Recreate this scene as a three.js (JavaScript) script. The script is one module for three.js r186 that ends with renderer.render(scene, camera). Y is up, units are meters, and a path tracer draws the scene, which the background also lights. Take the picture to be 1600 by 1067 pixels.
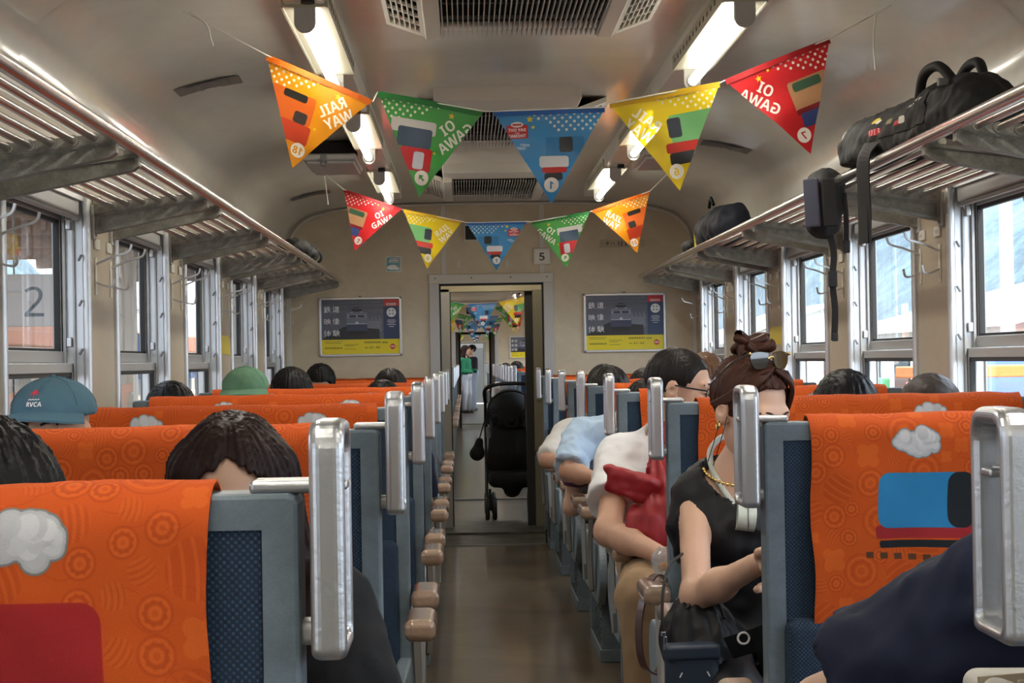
import * as THREE from 'three';
import { RoundedBoxGeometry } from 'three/addons/geometries/RoundedBoxGeometry.js';
import { mergeGeometries, mergeVertices } from 'three/addons/utils/BufferGeometryUtils.js';
import { RectAreaLightUniformsLib } from 'three/addons/lights/RectAreaLightUniformsLib.js';
import { createNoise2D, createNoise3D } from 'simplex-noise';

// ---------------------------------------------------------------- camera, sky, exposure
const scene = new THREE.Scene();
const renderer = new THREE.WebGLRenderer({ antialias: true });
renderer.toneMapping = THREE.LinearToneMapping;
renderer.toneMappingExposure = 2.0;
renderer.shadowMap.enabled = true;
RectAreaLightUniformsLib.init();
const lin0 = (r, g, b) => new THREE.Color().setRGB(r, g, b);
const rad = THREE.MathUtils.degToRad;
const camera = new THREE.PerspectiveCamera(2 * Math.atan(533.5 / 3000) * 180 / Math.PI, 1600 / 1067, 0.05, 600);
camera.position.set(-0.18, 1.22, 0);
camera.rotation.set(rad(0.568), rad(-1.406), rad(-0.981), 'YXZ');
scene.add(camera);
scene.background = new THREE.Color().setRGB(0.80, 0.93, 1.08);       // bright hazy summer sky
scene.backgroundIntensity = 2.7;
const sun = new THREE.DirectionalLight(lin0(1.0, .95, .86), 2.2);      // high sun, nearly along the train
sun.position.set(22, 60, 48); sun.target.position.set(0, 0, -20); sun.castShadow = true; sun.shadow.mapSize.set(2048, 2048);
Object.assign(sun.shadow.camera, { left: -80, right: 80, top: 80, bottom: -80, near: 1, far: 260 }); scene.add(sun, sun.target);
const LAMP = { tube: 5.6, area: 33, color: [1.0, 0.95, 0.83] };

// ---------------------------------------------------------------- helpers
let seedState = 20240717;
const rnd = () => { seedState = (seedState * 1664525 + 1013904223) >>> 0; return seedState / 4294967296; };
const n2 = createNoise2D(rnd), n3 = createNoise3D(rnd);
const V = (x, y, z) => new THREE.Vector3(x, y, z);
const clamp = (x, a, b) => Math.min(b, Math.max(a, x));
const lerp = (a, b, t) => a + (b - a) * t;
const sstep = (a, b, x) => { const t = clamp((x - a) / (b - a), 0, 1); return t * t * (3 - 2 * t); };
function xf(g, p = [0, 0, 0], r = [0, 0, 0], s = [1, 1, 1]) {
  g.applyMatrix4(new THREE.Matrix4().compose(V(...p), new THREE.Quaternion().setFromEuler(new THREE.Euler(...r)), V(...s)));
  return g;
}
const plainBox = (w, h, d, p, r) => xf(new THREE.BoxGeometry(w, h, d), p, r);
const rbox = (w, h, d, p, rr = 0.006, r, seg = 2) => xf(new RoundedBoxGeometry(w, h, d, seg, Math.min(rr, w * .49, h * .49, d * .49)), p, r);
// box given by its extents
const ext = (x0, x1, y0, y1, z0, z1, rr = 0) => {
  const w = Math.abs(x1 - x0), h = Math.abs(y1 - y0), d = Math.abs(z1 - z0), p = [(x0 + x1) / 2, (y0 + y1) / 2, (z0 + z1) / 2];
  return rr ? rbox(w, h, d, p, rr) : plainBox(w, h, d, p);
};
const cyl = (r0, r1, h, p, r, n = 16) => xf(new THREE.CylinderGeometry(r0, r1, h, n), p, r);
const sph = (r, p, s = [1, 1, 1], n = 16) => xf(new THREE.SphereGeometry(r, n, Math.max(8, n * .6 | 0)), p, [0, 0, 0], s);
function bar(a, b, r, n = 10, r2) {                                   // straight round bar from a to b
  const A = V(...a), B = V(...b), d = B.clone().sub(A), g = new THREE.CylinderGeometry(r2 ?? r, r, d.length(), n);
  g.applyQuaternion(new THREE.Quaternion().setFromUnitVectors(V(0, 1, 0), d.clone().normalize()));
  const m = A.add(B).multiplyScalar(.5);
  return g.translate(m.x, m.y, m.z);
}
const tube = (pts, r, n = 24, m = 8, closed = false) => new THREE.TubeGeometry(new THREE.CatmullRomCurve3(pts.map((p) => V(...p)), closed), n, r, m, closed);
function ribbon(pts, w, t, n = 28, side = [0, 0, 1]) {                // flat strap along a path: w along 'side', t thick
  const c = new THREE.CatmullRomCurve3(pts.map((p) => V(...p))), s = V(...side).normalize(), pos = [], idx = [];
  for (let i = 0; i <= n; i++) {
    const p = c.getPoint(i / n), tg = c.getTangent(i / n), nn = V(0, 0, 0).crossVectors(tg, s).normalize(), sd = V(0, 0, 0).crossVectors(nn, tg).normalize();
    for (const [a, b] of [[-1, -1], [1, -1], [1, 1], [-1, 1]]) { const q = p.clone().addScaledVector(sd, a * w / 2).addScaledVector(nn, b * t / 2); pos.push(q.x, q.y, q.z); }
    if (i < n) for (let k = 0; k < 4; k++) { const a = i * 4 + k, b = i * 4 + (k + 1) % 4; idx.push(a, b, a + 4, b, b + 4, a + 4); }
  }
  idx.push(0, 2, 1, 0, 3, 2); const e = n * 4; idx.push(e, e + 1, e + 2, e, e + 2, e + 3);
  const g = new THREE.BufferGeometry(); g.setAttribute('position', new THREE.Float32BufferAttribute(pos, 3)); g.setIndex(idx);
  const ng = g.toNonIndexed(); ng.computeVertexNormals(); return ng;
}
function extrude(pts, depth, bevel = 0, holes = []) {                 // polygon in xy, extruded along +z
  const s = new THREE.Shape(pts.map((p) => new THREE.Vector2(...p)));
  for (const h of holes) s.holes.push(new THREE.Path(h.map((p) => new THREE.Vector2(...p))));
  return new THREE.ExtrudeGeometry(s, { depth, bevelEnabled: bevel > 0, bevelSize: bevel, bevelThickness: bevel, bevelOffset: -bevel, bevelSegments: 2, curveSegments: 10 });
}
function merge(list) {
  list = [].concat(list);
  if (list.length === 1) return list[0];
  return mergeGeometries(list.map((g) => {
    const q = g.index ? g.toNonIndexed() : g, o = new THREE.BufferGeometry();
    o.setAttribute('position', q.attributes.position); o.setAttribute('normal', q.attributes.normal);
    if (q.attributes.uv) o.setAttribute('uv', q.attributes.uv); else o.setAttribute('uv', new THREE.Float32BufferAttribute(q.attributes.position.count * 2, 2));
    return o;
  }));
}
function metricUV(g) {                                                // uv in metres by the way each face points
  const q = g.index ? g.toNonIndexed() : g, p = q.attributes.position, n = q.attributes.normal, uv = new Float32Array(p.count * 2);
  for (let i = 0; i < p.count; i += 3) {
    const ax = Math.abs(n.getX(i) + n.getX(i + 1) + n.getX(i + 2)), ay = Math.abs(n.getY(i) + n.getY(i + 1) + n.getY(i + 2)), az = Math.abs(n.getZ(i) + n.getZ(i + 1) + n.getZ(i + 2));
    for (let j = i; j < i + 3; j++) {
      const x = p.getX(j), y = p.getY(j), z = p.getZ(j);
      [uv[j * 2], uv[j * 2 + 1]] = az >= ax && az >= ay ? [x, y] : ax >= ay ? [z, y] : [x, z];
    }
  }
  q.setAttribute('uv', new THREE.BufferAttribute(uv, 2));
  return q;
}
function M(name, geo, mat, parent = scene, metric = true) {
  let g = merge(geo);
  if (metric && (mat.map || mat.bumpMap || mat.roughnessMap)) g = metricUV(g);
  const m = new THREE.Mesh(g, mat); m.name = name; m.castShadow = m.receiveShadow = true; parent.add(m);
  return m;
}
const taken = new Map();
function numbered(name) { const n = taken.get(name) ?? 0; taken.set(name, n + 1); return n ? `${name}_${String(n).padStart(3, '0')}` : name; }
function tag(o, label, category, group, kind) { Object.assign(o.userData, { label, category }); if (group) o.userData.group = group; if (kind) o.userData.kind = kind; return o; }
function thing(name, label, category, p = [0, 0, 0], turn = 0, group) {
  const o = new THREE.Group(); o.name = numbered(name); o.position.set(...p); o.rotation.y = turn; scene.add(o);
  return tag(o, label, category, group);
}
function struct(name, label, category = 'structure') { const o = new THREE.Group(); o.name = name; scene.add(o); return tag(o, label, category, null, 'structure'); }
function copy(o, p, turn, label) { const c = o.clone(); c.name = numbered(o.name.replace(/_\d{3}$/, '')); c.userData = { ...o.userData, label }; if (p) c.position.set(...p); if (turn !== undefined) c.rotation.set(0, turn, 0); scene.add(c); return c; }

// ---------------------------------------------------------------- textures
function ctex(w, h, draw, srgb = true) {
  const c = document.createElement('canvas'); c.width = w; c.height = h;
  draw(c.getContext('2d'), w, h);
  const t = new THREE.CanvasTexture(c); if (srgb) t.colorSpace = THREE.SRGBColorSpace; t.wrapS = t.wrapT = THREE.RepeatWrapping; return t;
}
function noiseTex(size, repeat, fn, srgb) {                           // tileable noise through fn(noise(x,y,freq)) -> [r,g,b] 0..255
  const data = new Uint8Array(size * size * 4), T = Math.PI * 2;
  const nz = (u, v, f, o = 0) => { const a = u * T, b = v * T, r = f / T; return n3(Math.cos(a) * r + o, Math.sin(a) * r + Math.cos(b) * r * 1.3, Math.sin(b) * r * 1.3 - o); };
  for (let y = 0; y < size; y++) for (let x = 0; x < size; x++) {
    const c = fn((f, o) => nz(x / size, y / size, f, o)), i = (y * size + x) * 4;
    data[i] = clamp(c[0], 0, 255); data[i + 1] = clamp(c[1], 0, 255); data[i + 2] = clamp(c[2], 0, 255); data[i + 3] = 255;
  }
  const t = new THREE.DataTexture(data, size, size); t.magFilter = THREE.LinearFilter; t.minFilter = THREE.LinearMipmapLinearFilter; t.generateMipmaps = true;
  t.wrapS = t.wrapT = THREE.RepeatWrapping; t.repeat.set(repeat, repeat); if (srgb) t.colorSpace = THREE.SRGBColorSpace; t.needsUpdate = true; return t;
}
const lin = (r, g, b) => new THREE.Color().setRGB(r, g, b);
const std = (o) => new THREE.MeshStandardMaterial(o), phy = (o) => new THREE.MeshPhysicalMaterial(o);
const speck = noiseTex(256, 4, (z) => { const v = 128 + 45 * z(18) + 35 * z(60, 3) + 30 * z(120, 9); return [v, v, v]; });
const tint = (size, rep, base, amp, fine) => noiseTex(size, rep, (z) => { const v = 1 + amp * z(4, 1) + amp * .7 * z(13, 5) + fine * z(90, 9); return base.map((b) => b * v); }, true);
const MAT = {
  beige: std({ map: tint(256, .7, [176, 164, 143], .02, .02), roughness: .38 }),
  endWall: std({ map: tint(256, .8, [208, 195, 168], .025, .02), roughness: .45, bumpMap: speck, bumpScale: .0003 }),
  ceiling: phy({ map: tint(256, .5, [212, 209, 199], .02, .008), roughness: .3, clearcoat: .6, clearcoatRoughness: .1 }),
  floor: phy({ map: tint(512, .6, [90, 74, 52], .1, .07), roughness: .34, clearcoat: .6, clearcoatRoughness: .12 }),
  plateFloor: std({ map: tint(256, 1.5, [74, 74, 70], .25, .15), roughness: .45, metalness: .3, bumpMap: speck, bumpScale: .002 }),
  alu: std({ color: lin(.62, .63, .64), metalness: .85, roughness: .36 }),
  aluMatt: std({ color: lin(.46, .46, .45), metalness: .55, roughness: .5 }),
  aluDark: std({ color: lin(.2, .2, .2), metalness: .6, roughness: .45 }),
  handle: std({ color: lin(.52, .53, .55), metalness: .9, roughness: .33, bumpMap: speck, bumpScale: .0003 }),
  cast: std({ map: tint(256, 5, [140, 139, 133], .08, .1), metalness: .55, roughness: .5, bumpMap: speck, bumpScale: .0006 }),
  bars: std({ color: lin(.55, .53, .5), metalness: .92, roughness: .24 }),
  rubber: std({ color: lin(.02, .02, .02), roughness: .6 }),
  black: std({ color: lin(.012, .012, .013), roughness: .7 }),
  void: std({ color: lin(.01, .009, .008), roughness: .9 }),
  glass: phy({ color: 0xffffff, transmission: 1, roughness: .0, thickness: 0, ior: 1.5 }),
  paintWhite: std({ color: lin(.66, .63, .56), roughness: .4 }),
  lampPlate: phy({ color: lin(.5, .48, .37), roughness: .22 }),
  holder: std({ color: lin(.5, .49, .47), roughness: .45 }),
  tubeGlow: std({ color: lin(.9, .9, .85), emissive: lin(...LAMP.color), emissiveIntensity: LAMP.tube }),
  seatFrame: std({ map: tint(256, 3, [104, 117, 126], .05, .04), roughness: .42, bumpMap: speck, bumpScale: .0004 }),
  seatShell: std({ map: tint(256, 3, [128, 143, 152], .04, .03), roughness: .4 }),
  armrest: phy({ color: lin(.33, .215, .145), roughness: .3, clearcoat: 1, clearcoatRoughness: .05, bumpMap: speck, bumpScale: .0016 }),
  chrome: std({ color: lin(.75, .75, .76), metalness: 1, roughness: .16 }),
  gold: std({ color: lin(.8, .55, .2), metalness: 1, roughness: .2 }),
  string: std({ color: lin(.75, .73, .68), roughness: .8 }),
};
MAT.armrest.bumpMap = noiseTex(256, 9, (z) => { const v = 128 + 60 * Math.abs(z(3, 2)) + 50 * Math.abs(z(7, 4)); return [v, v, v]; });
const navyWeave = ctex(128, 128, (g) => {
  g.fillStyle = '#1a2c40'; g.fillRect(0, 0, 128, 128);
  for (let y = 0; y < 16; y++) for (let x = 0; x < 16; x++) {
    const odd = (x + y) % 2, r = rnd();
    g.fillStyle = odd ? (r < .5 ? '#35536d' : '#2c4761') : (r < .3 ? '#0d1826' : '#142336');
    g.save(); g.translate(x * 8 + 4, y * 8 + 4); g.rotate(Math.PI / 4); g.fillRect(-2.6, -2.6, 5.2, 5.2); g.restore();
  }
}); navyWeave.repeat.set(18, 18);
const weaveBump = ctex(64, 64, (g) => { g.fillStyle = '#444'; g.fillRect(0, 0, 64, 64); for (let y = 0; y < 8; y++) for (let x = 0; x < 8; x++) if ((x + y) % 2) { g.fillStyle = '#ddd'; g.fillRect(x * 8 + 1, y * 8 + 1, 6, 6); } }, false); weaveBump.repeat.set(36, 36);
MAT.navy = std({ map: navyWeave, roughness: .85, bumpMap: weaveBump, bumpScale: .0008 });
const clothBump = noiseTex(256, 14, (z) => { const v = 128 + 50 * z(60) + 50 * z(110, 4); return [v, v, v]; });
const cloth = (r, g, b, rough = .9) => std({ color: lin(r, g, b), roughness: rough });

// ---------------------------------------------------------------- measures of the coach (metres)
const P = 1.58, END = -12.72, REAR = 3.2;
const zk = (k) => -P * k;            // window-bay rhythm
const zc = (k) => -P * k - .14;      // centre of the seat back in row k
const WORD = ['', 'first', 'second', 'third', 'fourth', 'fifth', 'sixth', 'seventh', 'eighth', 'ninth', 'tenth'];
const PROFILE = [[1.35, 1.93], [1.35, 2.02], [1.33, 2.085], [1.29, 2.137], [1.226, 2.186], [1.15, 2.214], [1.06, 2.236], [.95, 2.25], [.8, 2.262], [.5, 2.271], [0, 2.275]];
const profileCurve = new THREE.CatmullRomCurve3([...PROFILE, ...PROFILE.slice(0, -1).reverse().map(([x, y]) => [-x, y])].map(([x, y]) => V(x, y, 0)), false, 'centripetal');
const profilePts = profileCurve.getPoints(72);
function ceilingY(x) { let b = profilePts[0]; for (const p of profilePts) if (Math.abs(p.x - x) < Math.abs(b.x - x)) b = p; return b.y; }
// ================================================================ the coach: floor, ceiling, walls, windows
function vault(z0, z1, t = .04) {                                     // a piece of the curved ceiling, with thickness
  const n = profilePts.length, pos = [], idx = [], uv = [];
  const out = profilePts.map((p, i) => { const a = profilePts[Math.max(0, i - 1)], b = profilePts[Math.min(n - 1, i + 1)], d = V(b.x - a.x, b.y - a.y, 0).normalize(); return [p.x + d.y * t, p.y - d.x * t]; });
  for (const [zz] of [[z0], [z1]]) { profilePts.forEach((p, i) => { pos.push(p.x, p.y, zz); uv.push(i / n * 3.4, zz); }); out.forEach(([x, y], i) => { pos.push(x, y, zz); uv.push(i / n * 3.4, zz); }); }
  const q = (a, b, c, d) => idx.push(a, b, c, a, c, d);
  for (let i = 0; i < n - 1; i++) { q(i, 2 * n + i, 2 * n + i + 1, i + 1); q(n + i, n + i + 1, 3 * n + i + 1, 3 * n + i); }
  const g = new THREE.BufferGeometry(); g.setAttribute('position', new THREE.Float32BufferAttribute(pos, 3)); g.setAttribute('uv', new THREE.Float32BufferAttribute(uv, 2)); g.setIndex(idx); g.computeVertexNormals();
  return g;
}
{
  const o = struct('floor', 'brown glossy linoleum floor of the coach aisle', 'floor');
  M('floor_sheet', ext(-1.5, 1.5, -.12, 0, REAR, END), MAT.floor, o);
  M('threshold_strip', ext(-.41, .41, 0, .006, END + .03, END - .02), MAT.aluDark, o);
}
{
  const o = struct('ceiling', 'curved glossy cream ceiling of the coach', 'ceiling'), cuts = [REAR, -.9, -3.0, -5.1, -7.19, -9.95, END];
  for (let i = 0; i + 1 < cuts.length; i++) { const m = new THREE.Mesh(vault(cuts[i] - .0015, cuts[i + 1] + .0015), MAT.ceiling); m.name = 'ceiling_panel'; m.castShadow = m.receiveShadow = true; o.add(m); }
  M('roof_shell', ext(-1.6, 1.6, 2.34, 2.4, REAR + .1, -16.2), MAT.void, o);
  // cast ventilator strips let into the curve
  for (const [s, z] of [[-1, -6.9], [-1, -11.45], [1, -9.15], [1, -4.6], [-1, -2.3]]) {
    const strip = (a, b, w, lift) => { const pos = [], idx = []; let c = 0; const N = 10; for (let i = 0; i <= N; i++) { const x = lerp(a, b, i / N), y = ceilingY(x), y2 = ceilingY(x + .01), nx = -(y2 - y) / .01, l = Math.hypot(nx, 1); for (const dz of [-w, w]) { pos.push(s * (x - nx / l * -lift * -1), y - lift / l, z + dz); } if (i) { idx.push(c - 2, c - 1, c, c - 1, c + 1, c); } c += 2; } const g = new THREE.BufferGeometry(); g.setAttribute('position', new THREE.Float32BufferAttribute(pos, 3)); g.setIndex(idx); g.computeVertexNormals(); return g; };
    const v = new THREE.Group(); v.name = 'vent_strip'; o.add(v);
    M('vent_plate', strip(.97, 1.2, .09, .004), MAT.cast, v, false);
    M('vent_mesh', strip(1.01, 1.16, .07, .006), MAT.aluDark, v, false);
  }
}
// window, built once round the middle of its opening, +x to the outside
function makeWindow(name, label) {
  const o = struct(name, label, 'window'), H = .545;
  const J = H + .03; M('reveal', [ext(.012, .104, .77, 1.76, J, J + .012), ext(.012, .104, .77, 1.76, -J - .012, -J), ext(-.02, .104, .765, .79, -H, H), ext(0, .104, 1.735, 1.755, -H, H)], MAT.alu, o);
  for (const s of [-1, 1]) {
    M('edge_post', rbox(.026, .99, .026, [-.006, 1.262, s * (H + .004)], .011, undefined, 3), MAT.alu, o);
    M('guide_rail', [ext(.036, .042, .79, 1.735, s * (J - .012), s * J), ext(.064, .072, .79, 1.735, s * (J - .018), s * J), ext(.1, .104, .79, 1.735, s * (J - .014), s * J)], MAT.aluMatt, o);
    const cg = []; for (const y of [1.56, 1.42, 1.27]) cg.push(rbox(.007, .022, .008, [.012, y, s * (H - .012)], .002, [0, 0, .5], 1));
    M('catch', cg, MAT.aluDark, o).userData.kind = 'stuff';
    M('sash_lock', [rbox(.016, .03, .02, [.054, 1.3, s * (J - .012)], .003), rbox(.016, .034, .03, [.05, 1.665, s * (J - .02)], .004), bar([.045, 1.67, s * (J - .02)], [.03, 1.69, s * (J - .03)], .004, 6)], MAT.alu, o);
  }
  M('shade_box', [ext(.012, .07, 1.69, 1.74, -H + .01, H - .01, .008), bar([.02, 1.682, -H + .01], [.02, 1.682, H - .01], .008, 8)], MAT.aluMatt, o);
  const sash = (n, x, y0, y1, top, bot) => {
    const g = M(n, [ext(x, x + .022, y0, y1, J - .022, J - .001, .003), ext(x, x + .022, y0, y1, -J + .001, -J + .022, .003), ext(x, x + .022, y1 - top, y1, -J + .01, J - .01, .003), ext(x - .006, x + .024, y0, y0 + bot, -J + .012, J - .012, .004)], MAT.aluMatt, o);
    M('gasket', [ext(x + .002, x + .02, y0, y1, J - .031, J - .022), ext(x + .002, x + .02, y0, y1, -J + .022, -J + .031), ext(x + .004, x + .018, y1 - top - .012, y1 - top, -J + .022, J - .022), ext(x + .004, x + .018, y0 + bot, y0 + bot + .008, -J + .022, J - .022)], MAT.rubber, g);
    M('pane', xf(new THREE.PlaneGeometry(2 * J - .05, y1 - y0 - top - bot), [x + .011, (y0 + bot + y1 - top) / 2, 0], [0, Math.PI / 2, 0]), MAT.glass, g);
  };
  sash('upper_sash', .077, 1.236, 1.735, .055, .036);
  sash('lower_sash', .044, .79, 1.235, .03, .04);
  return o;
}
const BAYS = [-2, -1, 0, 1, 2, 3, 4, 5, 6, 7], wins = [];
{
  for (const s of [-1, 1]) {
    const sideName = s < 0 ? 'left' : 'right';
    const o = struct(`wall_${sideName}`, `beige panelled ${sideName} side wall of the coach between the windows`, 'wall');
    for (let k = -1; k <= 8; k++) {
      const z0 = zk(k) + .35 - .012, z1 = k === 8 ? END : zk(k) - .14 + .012;
      M('pillar_panel', ext(s * 1.35, s * 1.36, .0, 1.98, z0, z1, .003), MAT.beige, o);
      M('pillar_core', ext(s * 1.36, s * 1.455, .0, 1.98, z0 - .045, k === 8 ? z1 : z1 + .045), MAT.aluDark, o);
    }
    M('lower_panel', ext(s * 1.352, s * 1.455, 0, .77, REAR, END), MAT.beige, o);
    M('upper_panel', ext(s * 1.352, s * 1.455, 1.752, 2.06, REAR, END), MAT.beige, o);
    M('shell_plate', [ext(s * 1.455, s * 1.47, -.9, .77, REAR, END), ext(s * 1.455, s * 1.47, 1.75, 2.4, REAR, END)], MAT.aluDark, o);
    M('corner_post', [ext(s * 1.325, s * 1.36, 0, 2.0, END, END + .05, .005), ext(s * 1.335, s * 1.36, 0, 2.0, END + .06, END + .075, .004)], MAT.paintWhite, o);
  }
}
const win0 = makeWindow('window_1', 'sliding window in the first visible bay');
let wn = 1;
for (const s of [-1, 1]) for (const k of BAYS) {
  const lbl = `aluminium double-sash coach window ${k < 1 ? 'behind the viewpoint' : `in the ${WORD[k]} bay ahead`} on the ${s < 0 ? 'left' : 'right'} side`;
  const p = [s * 1.352, 0, zk(k) - .14 - .545];
  let o = win0;
  if (wn > 1) { o = win0.clone(); scene.add(o); o.name = `window_${wn}`; }
  o.userData = { label: lbl, category: 'window', kind: 'structure' };
  o.position.set(...p); o.rotation.set(0, s < 0 ? Math.PI : 0, 0); wn++;
}
// end walls with the sliding-door frame; z is the face towards us
function endWall(z, name, label, full) {
  const o = struct(name, label, 'wall');
  const arch = profilePts.map((p) => [p.x, p.y]);
  const outer = [[1.5, -.05], [1.5, 2.3], [-1.5, 2.3], [-1.5, -.05]];
  M('wall_panel', xf(extrude(outer, .05, 0, [[[-.41, -.06 + .02], [-.41, 1.79], [.41, 1.79], [.41, -.06 + .02]]]), [0, 0, z - .05]), MAT.endWall, o);
  M('arch_trim', tube(arch.map(([x, y]) => [x * .985, y - .012, z + .006]), .011, 90, 6), MAT.paintWhite, o);
  if (full) for (const x of [-.31, .34]) M('joint_cover', [ext(x - .018, x + .018, 1.79, 2.26, z, z + .008, .003)], MAT.paintWhite, o);
  return o;
}
function doorFrame(z, name, label) {
  const o = struct(name, label, 'door');
  M('jamb', [ext(-.412, -.345, 0, 1.795, z - .09, z + .018, .004)], MAT.aluMatt, o);
  M('jamb', [ext(.345, .412, 0, 1.795, z - .09, z + .018, .004)], MAT.aluMatt, o);
  M('lintel', [ext(-.412, .412, 1.735, 1.797, z - .09, z + .02, .004)], MAT.paintWhite, o);
  M('gasket', [ext(-.345, -.335, 0, 1.735, z - .06, z - .01), ext(.335, .345, 0, 1.735, z - .06, z - .01), ext(-.345, .345, 1.722, 1.735, z - .06, z - .01)], MAT.rubber, o);
  const sc = []; for (const x of [-.37, -.13, .13, .37]) sc.push(cyl(.006, .006, .006, [x, 1.772, z + .02], [Math.PI / 2, 0, 0], 8));
  M('screw', sc, MAT.aluDark, o).userData.kind = 'stuff';
  return o;
}
endWall(END, 'wall_end', 'beige end wall with rounded top and doorway', true);
{
  const o = doorFrame(END, 'door_1', 'aluminium frame of the open sliding door in the end wall');
  const lock = new THREE.Group(); lock.name = 'latch_plate'; o.add(lock);
  M('plate', rbox(.075, .085, .006, [.395, .98, END + .022], .002), MAT.aluMatt, lock);
  M('lever', [cyl(.012, .012, .03, [.39, .99, END + .035], [Math.PI / 2, 0, 0]), bar([.39, .99, END + .045], [.4, 1.03, END + .045], .005)], MAT.chrome, lock);
  // inner frame on the far side of the lobby, with the open door leaf parked behind its edge
  M('inner_jamb', ext(-.9, -.287, 0, 1.75, -14.12, -14.0, .004), MAT.aluMatt, o);
  M('inner_seal', [ext(-.287, -.279, 0, 1.735, -14.1, -14.04), ext(.262, .32, 0, 1.735, -14.15, -14.05)], MAT.rubber, o);
  M('inner_jamb', ext(.385, .9, 0, 1.75, -14.12, -14.0, .004), MAT.aluMatt, o);
  const leaf = M('door_leaf', ext(.318, .39, .01, 1.735, -14.06, -13.99, .004), std({ color: lin(.2, .18, .13), roughness: .5 }), o);
  M('pull_handle', [rbox(.028, .13, .012, [.352, .99, -13.985], .005), rbox(.012, .09, .012, [.352, .99, -13.978], .005)], MAT.chrome, leaf);
  M('inner_lintel', ext(-.9, .9, 1.728, 2.3, -14.14, -14.0), std({ color: lin(.42, .37, .25), roughness: .5 }), o);
}
M('back_panel', ext(-1.6, 1.6, -.1, 2.4, REAR, REAR + .06), MAT.endWall, struct('wall_rear', 'beige rear end wall behind the viewpoint', 'wall'));
// lobby between the two coaches
{
  const o = struct('wall_lobby', 'dark gangway lobby between the coaches', 'lobby');
  for (const s of [-1, 1]) { M('side_wall', [ext(s * .9, s * .98, 0, 2.3, END - .05, -14.9), ext(s * .9, s * .98, 0, .85, -14.9, -16.3), ext(s * .9, s * .98, 1.75, 2.3, -14.9, -16.3), ext(s * .9, s * .98, 0, 2.3, -16.3, -16.9)], MAT.endWall, o); M('pane', xf(new THREE.PlaneGeometry(1.4, .9), [s * .94, 1.3, -15.6], [0, Math.PI / 2, 0]), MAT.glass, o); }
  M('lobby_ceiling', ext(-.98, .98, 2.2, 2.3, END - .05, -16.9), MAT.endWall, o);
  const lm = thing('lobby_lamp', 'small round ceiling lamp in the gangway lobby, out of sight', 'lamp', [0, 2.2, -13.4]);
  M('lamp_ring', cyl(.13, .13, .03, [0, -.015, 0], undefined, 28), MAT.paintWhite, lm); M('diffuser', sph(.1, [0, -.03, 0], [1, .35, 1], 24), std({ color: lin(.9, .9, .85), emissive: lin(...LAMP.color), emissiveIntensity: .8 }), lm);
  const pl = new THREE.PointLight(lin(...LAMP.color), .3); pl.position.set(0, -.12, 0); pl.castShadow = true; lm.add(pl);
  const f = struct('floor_lobby', 'worn dark metal gangway plates beyond the doorway', 'floor');
  M('gangway_plate', ext(-.9, .9, -.1, -.004, END - .02, -13.55), MAT.plateFloor, f);
  M('gangway_plate', ext(-.9, .9, -.1, .012, -13.56, -14.55, .004), MAT.plateFloor, f);
  M('lobby_floor', ext(-.9, .9, -.12, 0, -14.56, -16.88), MAT.floor, f);
}
// ================================================================ the next coaches, seen through the doorway
function farCoach(z0, z1, tagName, word) {
  const f = struct('floor_' + tagName, `shiny floor of the ${word} coach seen through the doorway`, 'floor');
  M('floor_sheet', ext(-1.4, 1.4, -.12, 0, z0, z1), MAT.floor, f);
  M('threshold_strip', ext(-.9, .9, 0, .012, z0 + .04, z0 - .04), MAT.aluDark, f);
  const c = struct('ceiling_' + tagName, `curved ceiling of the ${word} coach seen through the doorway`, 'ceiling');
  const m = new THREE.Mesh(vault(z0, z1), MAT.ceiling); m.name = 'ceiling_panel'; m.receiveShadow = m.castShadow = true; c.add(m);
  M('roof_shell', ext(-1.6, 1.6, 2.34, 2.4, z0 + .7, z1 - 1), MAT.void, c);
  for (const s of [-1, 1]) {
    const w = struct(`wall_${tagName}_${s < 0 ? 'left' : 'right'}`, `${s < 0 ? 'left' : 'right'} side wall of the ${word} coach beyond the doorway`, 'wall');
    M('lower_panel', ext(s * 1.35, s * 1.5, -.1, .78, z0, z1), MAT.beige, w); M('upper_panel', ext(s * 1.35, s * 1.5, 1.74, 2.1, z0, z1), MAT.beige, w);
    for (let z = z0; z > z1 + .4; z -= P) { M('pillar_panel', ext(s * 1.35, s * 1.5, .78, 1.74, z, Math.max(z - .49, z1)), MAT.beige, w); M('pane', xf(new THREE.PlaneGeometry(1.09, .96), [s * 1.44, 1.26, z - .49 - .545], [0, Math.PI / 2, 0]), MAT.glass, w); }
  }
}
farCoach(-16.9, -33.9, 'next', 'next'); farCoach(-37.2, -54.5, 'third', 'third');
endWall(-33.9, 'wall_next_end', 'end wall of the next coach with its own doorway'); doorFrame(-33.9, 'door_2', 'doorway frame at the far end of the next coach');
endWall(-54.5, 'wall_third_end', 'end wall of the third coach far down the train'); doorFrame(-54.5, 'door_3', 'small doorway frame at the far end of the third coach');
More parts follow.
